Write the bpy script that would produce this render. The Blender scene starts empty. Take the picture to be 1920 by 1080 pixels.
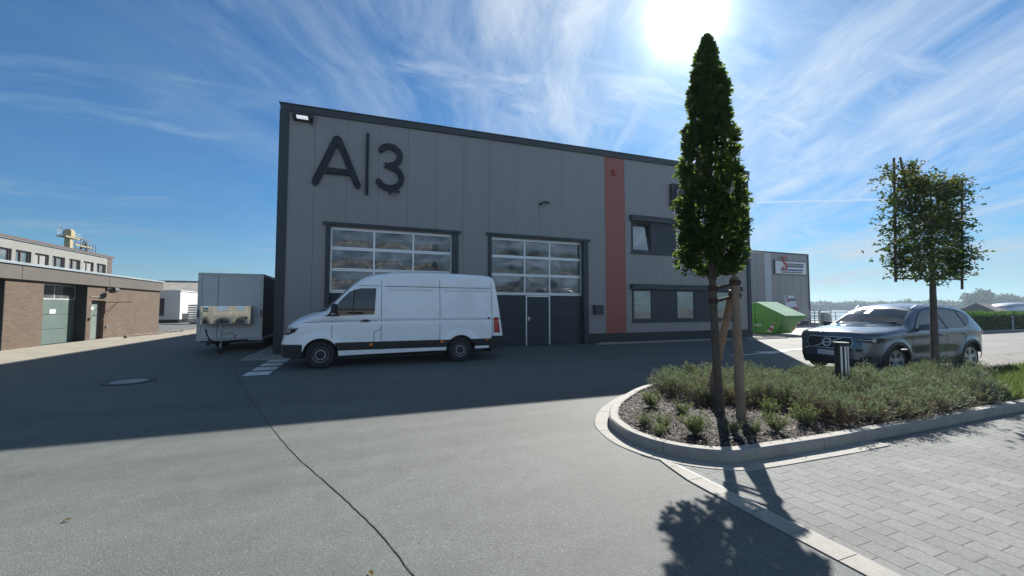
import bpy, bmesh, math, random
import numpy as np
from mathutils import Vector, Matrix
from mathutils.bvhtree import BVHTree
R = math.radians
random.seed(7)
S = bpy.context.scene

# ------------------------------------------------------------------ camera
cam_d = bpy.data.cameras.new("camera")
cam = bpy.data.objects.new("camera", cam_d)
S.collection.objects.link(cam)
YAW, PITCH = 21.0, 2.843
cam.location = (0, 0, 1.55)
cam.rotation_euler = (R(90 + PITCH), 0, R(-YAW))
cam_d.sensor_width = 36.0
cam_d.lens = 745.0 / 1920 * 36
cam_d.clip_start = 0.05
cam_d.clip_end = 5000
S.camera = cam
S.render.resolution_x, S.render.resolution_y = 1024, 576

# ------------------------------------------------------------------ light
SUN_EL, SUN_AZ = 34.6, 45.3          # azimuth clockwise from +Y
sdir = Vector((math.sin(R(SUN_AZ)) * math.cos(R(SUN_EL)), math.cos(R(SUN_AZ)) * math.cos(R(SUN_EL)), math.sin(R(SUN_EL))))
sun_d = bpy.data.lights.new("sun", 'SUN')
sun_d.energy = 4.6
sun_d.angle = R(0.5)
sun_d.color = (1.0, 0.95, 0.88)
sun = bpy.data.objects.new("sun", sun_d)
sun.rotation_euler = sdir.to_track_quat('Z', 'Y').to_euler()
S.collection.objects.link(sun)

W = bpy.data.worlds.new("World")
S.world = W
W.use_nodes = True

class NT:
    """tiny helper for node trees"""
    def __init__(s, tree):
        s.t = tree; s.n = tree.nodes; s.l = tree.links
    def new(s, kind, **kw):
        n = s.n.new(kind)
        for k, v in kw.items():
            if k in n.inputs.keys() if isinstance(k, str) else False:
                n.inputs[k].default_value = v
            else:
                setattr(n, k, v)
        return n
    def link(s, a, b): s.l.new(a, b)
    def put(s, sock, v):
        if hasattr(v, 'links') or isinstance(v, bpy.types.NodeSocket): s.l.new(v, sock)
        else: sock.default_value = v
    def math(s, op, a, b=0.0, c=0.0, clamp=False):
        n = s.n.new('ShaderNodeMath'); n.operation = op; n.use_clamp = clamp
        s.put(n.inputs[0], a); s.put(n.inputs[1], b); s.put(n.inputs[2], c)
        return n.outputs[0]
    def vmath(s, op, a, b=(0, 0, 0)):
        n = s.n.new('ShaderNodeVectorMath'); n.operation = op
        s.put(n.inputs[0], a); s.put(n.inputs[1], b)
        return n
    def mix(s, fac, a, b, blend='MIX'):
        n = s.n.new('ShaderNodeMix'); n.data_type = 'RGBA'; n.blend_type = blend
        s.put(n.inputs[0], fac)
        s.put(n.inputs[6], a if not isinstance(a, tuple) else (*a, 1)[:4]); s.put(n.inputs[7], b if not isinstance(b, tuple) else (*b, 1)[:4])
        return n.outputs[2]
    def ramp(s, v, stops, interp='LINEAR'):
        n = s.n.new('ShaderNodeValToRGB'); cr = n.color_ramp; cr.interpolation = interp
        while len(cr.elements) < len(stops): cr.elements.new(0.5)
        for e, (p, c) in zip(cr.elements, stops):
            e.position = p; e.color = (c, c, c, 1) if isinstance(c, (int, float)) else (*c, 1)
        s.put(n.inputs[0], v)
        return n.outputs[0]
    def noise(s, vec, scale, detail=4, rough=0.55, dist=0.0, lac=2.0):
        n = s.n.new('ShaderNodeTexNoise')
        s.put(n.inputs['Vector'], vec); n.inputs['Scale'].default_value = scale
        n.inputs['Detail'].default_value = detail; n.inputs['Roughness'].default_value = rough
        n.inputs['Distortion'].default_value = dist; n.inputs['Lacunarity'].default_value = lac
        return n.outputs['Fac']
    def mapping(s, vec, loc=(0, 0, 0), rot=(0, 0, 0), scale=(1, 1, 1)):
        n = s.n.new('ShaderNodeMapping'); s.put(n.inputs[0], vec)
        n.inputs[1].default_value = loc; n.inputs[2].default_value = rot; n.inputs[3].default_value = scale
        return n.outputs[0]

SKY_STRENGTH = 0.039
HAZE = 0.0005
SKYTINT = (0.41, 0.80, 1.08)
def build_world():
    W.node_tree.nodes.clear()
    N = NT(W.node_tree)
    out = N.n.new('ShaderNodeOutputWorld'); bg = N.n.new('ShaderNodeBackground')
    sky = N.n.new('ShaderNodeTexSky'); sky.sky_type = 'NISHITA'; sky.sun_disc = False
    sky.sun_elevation = R(SUN_EL); sky.sun_rotation = R(SUN_AZ)
    sky.air_density = 1.0; sky.dust_density = 0.25; sky.ozone_density = 2.5; sky.altitude = 0
    tc = N.n.new('ShaderNodeTexCoord'); d = tc.outputs['Generated']
    sx = N.n.new('ShaderNodeSeparateXYZ'); N.link(d, sx.inputs[0])
    z = sx.outputs[2]
    zc = N.math('ADD', N.math('MAXIMUM', z, 0.0), 0.10)
    px = N.math('DIVIDE', sx.outputs[0], zc); py = N.math('DIVIDE', sx.outputs[1], zc)
    cb = N.n.new('ShaderNodeCombineXYZ'); N.link(px, cb.inputs[0]); N.link(py, cb.inputs[1])
    P = cb.outputs[0]
    # thin cirrus: streaks run away from the viewer towards azimuth ~25 deg
    rot = N.mapping(P, rot=(0, 0, R(26)))
    warp = N.n.new('ShaderNodeTexNoise'); warp.inputs['Scale'].default_value = 0.55; warp.inputs['Detail'].default_value = 4
    N.link(rot, warp.inputs['Vector'])
    wv = N.vmath('SCALE', warp.outputs['Color']); wv.inputs[3].default_value = 0.75
    rw = N.vmath('ADD', rot, wv.outputs[0]).outputs[0]
    fine = N.noise(N.mapping(rw, scale=(2.8, 1.15, 1)), 1.0, 12, 0.68, 0.5)
    mid = N.noise(N.mapping(rw, loc=(5.6, 2.4, 0), scale=(1.25, 0.60, 1)), 1.0, 5, 0.55, 0.4)
    big = N.noise(N.mapping(rot, loc=(1.7, 3.1, 0), scale=(0.45, 0.30, 1)), 1.0, 2, 0.5)
    veil = N.noise(N.mapping(rw, loc=(9, 4, 0), scale=(1.3, 0.28, 1)), 1.0, 10, 0.66, 0.3)
    dn = N.vmath('DOT_PRODUCT', d, tuple(sdir)).outputs['Value']
    near = N.ramp(dn, [(0.45, 0.0), (0.96, 1.0)])
    near2 = N.ramp(dn, [(0.80, 0.0), (0.995, 1.0)])
    body = N.math('ADD', N.math('MULTIPLY', mid, 0.62), N.math('MULTIPLY', fine, 0.38))
    thr = N.math('SUBTRACT', N.math('SUBTRACT', 0.585, N.math('MULTIPLY', near, 0.135)), N.math('MULTIPLY', N.math('SUBTRACT', big, 0.5), 0.30))
    puffs = N.math('MULTIPLY', N.math('SUBTRACT', body, thr), 6.0, clamp=True)
    wisps = N.ramp(veil, [(0.44, 0.0), (0.68, 1.0)])
    wisps = N.math('MULTIPLY', wisps, N.math('ADD', N.math('MULTIPLY', near, 0.74), 0.10))
    dens = N.math('ADD', N.math('MULTIPLY', puffs, N.math('ADD', N.math('MULTIPLY', fine, 1.2), -0.05)), wisps, clamp=True)
    # bright cloud bank added in the unseen sky behind the viewer to light shaded fronts
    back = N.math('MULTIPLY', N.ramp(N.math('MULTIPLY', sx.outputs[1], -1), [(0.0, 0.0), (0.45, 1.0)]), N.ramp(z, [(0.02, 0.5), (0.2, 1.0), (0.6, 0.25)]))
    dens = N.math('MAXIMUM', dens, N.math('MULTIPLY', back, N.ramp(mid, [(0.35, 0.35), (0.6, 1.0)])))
    # separate small wisps drifting across, mostly away from the sun
    r2 = N.mapping(P, loc=(4.1, 0.7, 0), rot=(0, 0, R(-38)), scale=(0.75, 2.3, 1))
    w2 = N.n.new('ShaderNodeTexNoise'); w2.inputs['Scale'].default_value = 1.3; w2.inputs['Detail'].default_value = 3; N.link(r2, w2.inputs['Vector'])
    s2_ = N.vmath('SCALE', w2.outputs['Color']); s2_.inputs[3].default_value = 0.9
    r2w = N.vmath('ADD', r2, s2_.outputs[0]).outputs[0]
    small = N.math('MULTIPLY', N.ramp(N.noise(r2w, 0.9, 3, 0.5), [(0.48, 0.0), (0.64, 1.0)]), N.ramp(N.noise(r2w, 2.6, 10, 0.68, 0.4), [(0.36, 0.0), (0.70, 1.0)]))
    dens = N.math('MAXIMUM', dens, N.math('MULTIPLY', small, 0.75))
    # aircraft trail low at the right
    tr1 = N.math('ABSOLUTE', N.vmath('DOT_PRODUCT', d, (0.1095, 0.2204, -0.9692)).outputs['Value'])
    tr2 = N.vmath('DOT_PRODUCT', d, (0.8399, 0.5010, 0.2088)).outputs['Value']
    trail = N.math('MULTIPLY', N.ramp(tr1, [(0.0006, 1.0), (0.0028, 0.0)]), N.ramp(tr2, [(0.965, 0.0), (0.985, 1.0)]))
    dens = N.math('MAXIMUM', dens, N.math('MULTIPLY', trail, 0.75))
    low = N.ramp(z, [(0.0, 1.0), (0.16, 0.0)])
    cl = N.mix(near, (3.9, 5.7, 7.3), (9.2, 10.0, 10.6))
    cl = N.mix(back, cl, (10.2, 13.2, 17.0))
    skc = N.mix(1.0, sky.outputs[0], SKYTINT, 'MULTIPLY')
    skc = N.mix(N.math('MULTIPLY', low, 0.30), skc, (4.6, 7.4, 9.0))
    dim = N.ramp(z, [(0.0, 0.60), (0.30, 1.0)])
    cl = N.mix(1.0, cl, dim, 'MULTIPLY'); skc = N.mix(1.0, skc, N.ramp(z, [(0.0, 0.80), (0.25, 1.0)]), 'MULTIPLY')
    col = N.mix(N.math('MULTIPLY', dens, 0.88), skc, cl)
    # sun aureole (brightness of the sky itself around the sun)
    ang = N.math('ARCCOSINE', N.math('MINIMUM', dn, 0.999999))
    g1 = N.math('POWER', 2.718, N.math('MULTIPLY', N.math('MULTIPLY', ang, ang), -1 / (2 * 0.036 ** 2)))
    g2 = N.math('POWER', 2.718, N.math('MULTIPLY', ang, -1 / 0.085))
    g = N.math('ADD', N.math('MULTIPLY', g1, 26.0), N.math('MULTIPLY', g2, 9.0))
    gc = N.n.new('ShaderNodeVectorMath'); gc.operation = 'SCALE'; gc.inputs[0].default_value = (1.0, 0.98, 0.94)
    N.link(g, gc.inputs[3])
    tot = N.vmath('ADD', col, gc.outputs[0]).outputs[0]
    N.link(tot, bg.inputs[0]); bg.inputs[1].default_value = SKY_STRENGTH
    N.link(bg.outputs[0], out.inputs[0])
    try: W.cycles.sampling_method = 'MANUAL'; W.cycles.sample_map_resolution = 1024
    except Exception: pass
build_world()
S.view_settings.view_transform = 'Standard'
S.view_settings.look = 'None'
S.view_settings.gamma = 1
S.view_settings.exposure = 1.3

# ------------------------------------------------------------------ materials
def base_mat(name):
    m = bpy.data.materials.new(name); m.use_nodes = True
    N = NT(m.node_tree); b = N.n['Principled BSDF']
    return m, N, b
def surf(name, col, rough=0.6, metal=0.0, var=0.08, vs=2.0, bump=0.0, bs=40.0, coat=0.0, spec=0.5, dirt=None, dz=0.35):
    m, N, b = base_mat(name)
    tc = N.n.new('ShaderNodeTexCoord'); o = tc.outputs['Object']
    n = N.noise(o, vs, 5, 0.6)
    k = N.ramp(n, [(0.3, 1 - var), (0.7, 1 + var)])
    c = N.mix(1.0, (*col, 1), k, 'MULTIPLY')
    if dirt:
        dm = N.ramp(N.noise(N.mapping(o, scale=(1, 1, dz)), vs * 2.3, 7, 0.7), [(0.52, 0.0), (0.75, dirt[1])])
        c = N.mix(dm, c, (*dirt[0], 1))
    N.link(c, b.inputs['Base Color'])
    rr = N.math('MULTIPLY_ADD', n, 0.16, rough - 0.08, clamp=True)
    N.link(rr, b.inputs['Roughness'])
    b.inputs['Metallic'].default_value = metal
    b.inputs['Specular IOR Level'].default_value = spec
    if coat: b.inputs['Coat Weight'].default_value = coat; b.inputs['Coat Roughness'].default_value = 0.04
    if bump:
        bn = N.n.new('ShaderNodeBump'); bn.inputs['Strength'].default_value = bump; bn.inputs['Distance'].default_value = 0.01
        N.link(N.noise(o, bs, 4, 0.6), bn.inputs['Height']); N.link(bn.outputs[0], b.inputs['Normal'])
    return m
def emis(name, col, s):
    m, N, b = base_mat(name)
    b.inputs['Base Color'].default_value = (*col, 1)
    b.inputs['Emission Color'].default_value = (*col, 1); b.inputs['Emission Strength'].default_value = s
    return m

def asphalt(name, col, rough=0.8, grain=1.0):
    m, N, b = base_mat(name)
    tc = N.n.new('ShaderNodeTexCoord'); o = tc.outputs['Object']
    big = N.ramp(N.noise(o, 0.28, 6, 0.6), [(0.3, 0.87), (0.7, 1.10)])
    med = N.ramp(N.noise(o, 3.2, 6, 0.65), [(0.3, 0.90), (0.7, 1.10)])
    g = N.noise(o, 85, 4, 0.75)
    gr = N.ramp(g, [(0.33, 0.72), (0.5, 1.0), (0.68, 1.35)])
    vo = N.n.new('ShaderNodeTexVoronoi'); vo.inputs['Scale'].default_value = 130; N.link(o, vo.inputs['Vector'])
    st = N.ramp(vo.outputs['Color'], [(0.0, 0.74), (0.82, 1.05), (0.97, 1.7)])
    c = N.mix(1.0, (*col, 1), big, 'MULTIPLY'); c = N.mix(1.0, c, med, 'MULTIPLY')
    # wheel-worn lanes, oil spots and old wet stains
    lane = N.ramp(N.noise(N.mapping(o, loc=(3, 1, 0), rot=(0, 0, 0.25), scale=(0.10, 1.1, 1)), 1.0, 5, 0.6, 0.8), [(0.36, 0.87), (0.55, 1.0), (0.7, 1.07)])
    c = N.mix(1.0, c, lane, 'MULTIPLY')
    oil = N.ramp(N.noise(o, 1.1, 3, 0.5, 0.5), [(0.68, 1.0), (0.76, 0.80)]); c = N.mix(1.0, c, oil, 'MULTIPLY')
    spot = N.n.new('ShaderNodeTexVoronoi'); spot.inputs['Scale'].default_value = 1.7; N.link(N.vmath('ADD', o, N.vmath('SCALE', o).outputs[0]).outputs[0], spot.inputs['Vector'])
    c = N.mix(1.0, c, N.ramp(spot.outputs['Distance'], [(0.03, 0.72), (0.06, 1.0)]), 'MULTIPLY')
    c = N.mix(grain, c, N.mix(1.0, c, gr, 'MULTIPLY')); c = N.mix(grain, c, N.mix(1.0, c, st, 'MULTIPLY'))
    N.link(c, b.inputs['Base Color'])
    N.link(N.math('MULTIPLY_ADD', g, 0.25, rough - 0.12, clamp=True), b.inputs['Roughness'])
    b.inputs['Specular IOR Level'].default_value = 0.35
    bn = N.n.new('ShaderNodeBump'); bn.inputs['Strength'].default_value = 0.35; bn.inputs['Distance'].default_value = 0.005
    h = N.math('ADD', vo.outputs['Distance'], N.math('MULTIPLY', g, 0.6))
    N.link(h, bn.inputs['Height']); N.link(bn.outputs[0], b.inputs['Normal'])
    return m

def brick(name, c1, c2, mortar, bw, bh, axes='YZ', rough=0.85, mort=0.012, bump=0.5, offset=0.5, var=0.25, dist=0.008, bias=0.0):
    m, N, b = base_mat(name)
    tc = N.n.new('ShaderNodeTexCoord'); o = tc.outputs['Object']
    sp = N.n.new('ShaderNodeSeparateXYZ'); N.link(o, sp.inputs[0])
    cb = N.n.new('ShaderNodeCombineXYZ')
    N.link(sp.outputs['XYZ'.index(axes[0])], cb.inputs[0]); N.link(sp.outputs['XYZ'.index(axes[1])], cb.inputs[1])
    br = N.n.new('ShaderNodeTexBrick'); N.link(cb.outputs[0], br.inputs['Vector'])
    br.inputs['Scale'].default_value = 1.0; br.offset = offset
    br.inputs['Color1'].default_value = (*c1, 1); br.inputs['Color2'].default_value = (*c2, 1); br.inputs['Mortar'].default_value = (*mortar, 1)
    br.inputs['Brick Width'].default_value = bw; br.inputs['Row Height'].default_value = bh
    br.inputs['Mortar Size'].default_value = mort; br.inputs['Mortar Smooth'].default_value = 0.3; br.inputs['Bias'].default_value = bias
    n = N.ramp(N.noise(o, 1.3, 6, 0.65), [(0.3, 1 - var), (0.7, 1 + var)])
    n2 = N.ramp(N.noise(o, 38, 3, 0.7), [(0.3, 0.82), (0.7, 1.18)])
    c = N.mix(1.0, br.outputs['Color'], n, 'MULTIPLY'); c = N.mix(1.0, c, n2, 'MULTIPLY')
    N.link(c, b.inputs['Base Color']); b.inputs['Roughness'].default_value = rough
    b.inputs['Specular IOR Level'].default_value = 0.35
    bn = N.n.new('ShaderNodeBump'); bn.inputs['Strength'].default_value = bump; bn.inputs['Distance'].default_value = dist
    h = N.math('SUBTRACT', N.math('MULTIPLY', N.noise(o, 30, 4, 0.7), 0.5), N.math('MULTIPLY', br.outputs['Fac'], 1.0))
    N.link(h, bn.inputs['Height']); N.link(bn.outputs[0], b.inputs['Normal'])
    return m

def glass(name, tint=(0.02, 0.025, 0.03), wav=0.0, ws=0.9, rough=0.02, f0=0.6, room_refl=None):
    """window glass seen from outside: dim interior behind, sky and street mirrored, pale reflections also painted in"""
    m, N, b = base_mat(name)
    tc = N.n.new('ShaderNodeTexCoord'); o = tc.outputs['Object']
    if room_refl:
        r = N.noise(N.mapping(o, scale=(1.0, 1.0, 1.6)), 0.9, 2, 0.5, 0.8)
        N.link(N.mix(N.ramp(r, [(0.38, 0.0), (0.66, 1.0)]), (*tint, 1), (*room_refl, 1)), b.inputs['Base Color'])  # soft pale shapes: dim interior plus reflections painted into the base colour
    else:
        b.inputs['Base Color'].default_value = (*tint, 1)
    b.inputs['Roughness'].default_value = rough
    b.inputs['IOR'].default_value = 1.5 + f0
    b.inputs['Specular IOR Level'].default_value = 0.5
    if wav:
        bn = N.n.new('ShaderNodeBump'); bn.inputs['Strength'].default_value = 1.0; bn.inputs['Distance'].default_value = wav
        N.link(N.noise(o, ws, 2, 0.4, 0.6), bn.inputs['Height']); N.link(bn.outputs[0], b.inputs['Normal'])
    return m

def leafmat(name, c1, c2, trans=0.35, tcol=None, scale=3.0):
    m, N, b = base_mat(name)
    g = N.n.new('ShaderNodeNewGeometry'); tc = N.n.new('ShaderNodeTexCoord')
    rnd = g.outputs['Random Per Island']
    n = N.noise(tc.outputs['Object'], scale, 3, 0.6)
    f = N.ramp(N.math('ADD', N.math('MULTIPLY', rnd, 0.6), N.math('MULTIPLY', n, 0.5)), [(0.25, 0.0), (0.85, 1.0)])
    c = N.mix(f, (*c1, 1), (*c2, 1))
    N.link(c, b.inputs['Base Color']); b.inputs['Roughness'].default_value = 0.7
    b.inputs['Specular IOR Level'].default_value = 0.12
    t = N.n.new('ShaderNodeBsdfTranslucent')
    N.link(N.mix(f, (*(tcol or (c1[0] * 1.9, c1[1] * 2.4, c1[2] * 0.8)), 1), (*(tcol or (c2[0] * 1.9, c2[1] * 2.2, c2[2] * 0.7)), 1)), t.inputs[0])
    ms = N.n.new('ShaderNodeMixShader'); ms.inputs[0].default_value = trans
    N.link(b.outputs[0], ms.inputs[1]); N.link(t.outputs[0], ms.inputs[2])
    N.link(ms.outputs[0], N.n['Material Output'].inputs[0])
    return m

M = {}
M['asphalt'] = asphalt('asphalt', (0.107, 0.120, 0.112))
M['asphalt2'] = asphalt('asphalt_lighter', (0.112, 0.121, 0.116))
M['road'] = asphalt('asphalt_far', (0.13, 0.135, 0.128), grain=0.5)
M['seam'] = surf('joint', (0.030, 0.030, 0.032), 0.8, var=0.4, vs=9)
M['tar'] = surf('tar_joint', (0.070, 0.073, 0.072), 0.85, var=0.3, vs=9)
M['paint'] = surf('road_paint', (0.62, 0.62, 0.60), 0.6, var=0.2, vs=6, dirt=((0.25, 0.25, 0.25), 0.7))
M['concrete'] = surf('concrete', (0.24, 0.235, 0.215), 0.85, var=0.14, vs=3, bump=0.35, bs=70, dirt=((0.2, 0.19, 0.17), 0.5))
M['kerb'] = surf('kerb_concrete', (0.27, 0.26, 0.235), 0.85, var=0.16, vs=4, bump=0.4, bs=90, dirt=((0.19, 0.18, 0.16), 0.55))
M['sidewalk'] = brick('sidewalk', (0.27, 0.25, 0.20), (0.235, 0.22, 0.18), (0.13, 0.12, 0.11), 0.5, 0.5, 'XY', mort=0.01, bump=0.3, offset=0.0, var=0.12)
M['pavers'] = brick('pavers', (0.128, 0.136, 0.132), (0.155, 0.163, 0.158), (0.062, 0.062, 0.060), 0.24, 0.16, 'YX', mort=0.0045, bump=0.5, var=0.14, offset=0.5)
M['cobble'] = brick('cobbles', (0.26, 0.25, 0.225), (0.17, 0.165, 0.15), (0.06, 0.055, 0.05), 0.17, 0.15, 'XY', mort=0.018, bump=1.0, var=0.2, dist=0.03)
M['brick'] = brick('brick', (0.120, 0.082, 0.056), (0.085, 0.058, 0.040), (0.10, 0.085, 0.07), 0.25, 0.075, 'YZ', mort=0.011, bump=0.5, var=0.15)
M['whitebrick'] = brick('white_brick', (0.24, 0.245, 0.225), (0.215, 0.22, 0.20), (0.15, 0.15, 0.14), 0.25, 0.08, 'YZ', mort=0.009, bump=0.3, var=0.08)
M['panel'] = surf('facade_panel', (0.228, 0.220, 0.220), 0.45, metal=0.1, var=0.05, vs=0.35, bump=0.05, bs=5, dirt=((0.175, 0.17, 0.165), 0.6), dz=0.05)
M['panel_red'] = surf('facade_panel_red', (0.27, 0.062, 0.040), 0.42, var=0.04, vs=0.4)
M['panel_light'] = surf('facade_panel_light', (0.38, 0.40, 0.42), 0.45, var=0.04, vs=0.5)
M['trim'] = surf('anthracite_trim', (0.024, 0.034, 0.042), 0.45, var=0.08, vs=1.5, spec=0.35)
M['dark'] = surf('dark_plastic', (0.012, 0.013, 0.014), 0.55, var=0.15, vs=5)
M['gate'] = surf('gate_panel', (0.020, 0.030, 0.040), 0.5, var=0.06, vs=1, spec=0.35)
M['letters'] = surf('letters', (0.010, 0.015, 0.022), 0.6, var=0.05, spec=0.25)
M['alu'] = surf('aluminium', (0.62, 0.64, 0.66), 0.38, metal=0.55, var=0.05)
M['white'] = surf('white_paint', (0.50, 0.50, 0.48), 0.5, var=0.05)
M['gateglass'] = glass('gate_glass', (0.05, 0.055, 0.055), wav=0.016, ws=0.55, room_refl=(0.22, 0.22, 0.215), f0=0.30)
M['winglass'] = glass('window_glass', (0.06, 0.07, 0.07), wav=0.01, ws=0.6, room_refl=(0.16, 0.17, 0.15), f0=1.0)
M['carglass'] = glass('car_glass', (0.010, 0.013, 0.014), f0=0.12)
M['tyre'] = surf('tyre', (0.014, 0.014, 0.015), 0.8, var=0.2, vs=6)
M['rimsteel'] = surf('steel_rim', (0.17, 0.18, 0.19), 0.4, metal=0.5, var=0.15, vs=8)
M['rimring'] = surf('rim_ring', (0.34, 0.37, 0.40), 0.4, metal=0.3)
M['rimalu'] = surf('alloy_rim', (0.55, 0.56, 0.58), 0.3, metal=0.7, var=0.08, vs=8)
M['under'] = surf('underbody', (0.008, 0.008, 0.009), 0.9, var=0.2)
M['wood'] = surf('stake_wood', (0.22, 0.155, 0.105), 0.85, var=0.3, vs=5, bump=0.5, bs=25)
M['bark'] = surf('bark', (0.085, 0.070, 0.055), 0.9, var=0.35, vs=9, bump=0.8, bs=30)
M['rope'] = surf('webbing', (0.05, 0.03, 0.022), 0.9, var=0.3, vs=14)
M['rust'] = surf('rusty_steel', (0.12, 0.062, 0.045), 0.7, var=0.3, vs=8)
M['galv'] = surf('galvanised_steel', (0.35, 0.37, 0.38), 0.45, metal=0.6, var=0.15, vs=7)
M['stainless'] = glass('stainless', (0.50, 0.49, 0.45), wav=0.012, ws=1.8, rough=0.12)
M['stainless'].node_tree.nodes['Principled BSDF'].inputs['Metallic'].default_value = 1.0
M['green'] = surf('skip_green', (0.055, 0.24, 0.03), 0.45, var=0.12, vs=2, dirt=((0.06, 0.12, 0.03), 0.5))
M['lid'] = surf('skip_lid_green', (0.42, 0.56, 0.38), 0.3, var=0.1, vs=2)
M['red'] = surf('red', (0.38, 0.02, 0.015), 0.45)
M['redlens'] = surf('red_lens', (0.42, 0.008, 0.012), 0.12, coat=0.5, var=0.2, vs=12)
M['orange'] = surf('orange_lens', (0.75, 0.20, 0.01), 0.15)
M['blue'] = surf('blue', (0.012, 0.045, 0.26), 0.4)
M['signwhite'] = surf('sign_white', (0.55, 0.57, 0.60), 0.45, var=0.04)
M['navy'] = surf('navy', (0.02, 0.025, 0.05), 0.4)
M['yellow'] = surf('mast_yellow', (0.30, 0.25, 0.12), 0.6, var=0.15)
M['stone'] = surf('boulder_stone', (0.33, 0.31, 0.28), 0.9, var=0.3, vs=3, bump=0.8, bs=12)
M['roof'] = surf('old_roof', (0.28, 0.26, 0.22), 0.85, var=0.25, vs=1.4, bump=0.4, bs=8)
M['tarp'] = surf('grey_tarp', (0.16, 0.15, 0.15), 0.7, var=0.12)
M['silver'] = surf('silver_skin', (0.45, 0.48, 0.52), 0.3, metal=0.5, var=0.08)
M['cream'] = brick('cream_wall', (0.36, 0.345, 0.31), (0.33, 0.32, 0.29), (0.27, 0.26, 0.23), 0.5, 0.2, 'XZ', mort=0.006, bump=0.1, var=0.08)
M['vanwhite'] = surf('van_white', (0.84, 0.86, 0.87), 0.28, var=0.03, vs=0.8, coat=0.6, dirt=((0.62, 0.62, 0.60), 0.22))
M['trailerwhite'] = surf('trailer_white', (0.50, 0.53, 0.54), 0.42, var=0.03, vs=1.2)
M['carpaint'] = surf('car_paint', (0.085, 0.116, 0.145), 0.30, metal=0.5, var=0.02, coat=1.0)
M['leaf'] = leafmat('oak_leaf', (0.018, 0.044, 0.013), (0.052, 0.088, 0.026), 0.42, tcol=(0.16, 0.25, 0.04))
M['leaf2'] = leafmat('espalier_leaf', (0.016, 0.036, 0.012), (0.050, 0.075, 0.026), 0.36)
M['leafred'] = leafmat('young_leaf', (0.11, 0.075, 0.03), (0.14, 0.10, 0.04), 0.4)
M['lav'] = leafmat('lavender_needle', (0.062, 0.070, 0.032), (0.30, 0.335, 0.255), 0.25, tcol=(0.16, 0.22, 0.09), scale=1.6)
M['lavdry'] = leafmat('lavender_dry_stem', (0.085, 0.058, 0.042), (0.19, 0.15, 0.11), 0.2, tcol=(0.2, 0.13, 0.08), scale=2.0)
M['weed'] = leafmat('weed_leaf', (0.13, 0.155, 0.075), (0.30, 0.33, 0.19), 0.3, tcol=(0.16, 0.20, 0.06))
M['grass'] = leafmat('grass_blade', (0.05, 0.085, 0.022), (0.12, 0.16, 0.05), 0.3, tcol=(0.16, 0.22, 0.06))
M['hedge'] = leafmat('hedge_leaf', (0.018, 0.050, 0.010), (0.055, 0.11, 0.025), 0.3)
M['farleaf'] = leafmat('far_leaf', (0.025, 0.045, 0.022), (0.06, 0.085, 0.035), 0.2, scale=0.1)
M['soil'] = surf('soil', (0.013, 0.010, 0.008), 0.95, var=0.35, vs=7, bump=1.0, bs=30)
M['chips'] = leafmat('bark_chip', (0.010, 0.007, 0.005), (0.24, 0.20, 0.165), 0.0, scale=8)
M['gravel'] = surf('gravel_stone', (0.22, 0.21, 0.195), 0.85, var=0.45, vs=8)

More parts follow.
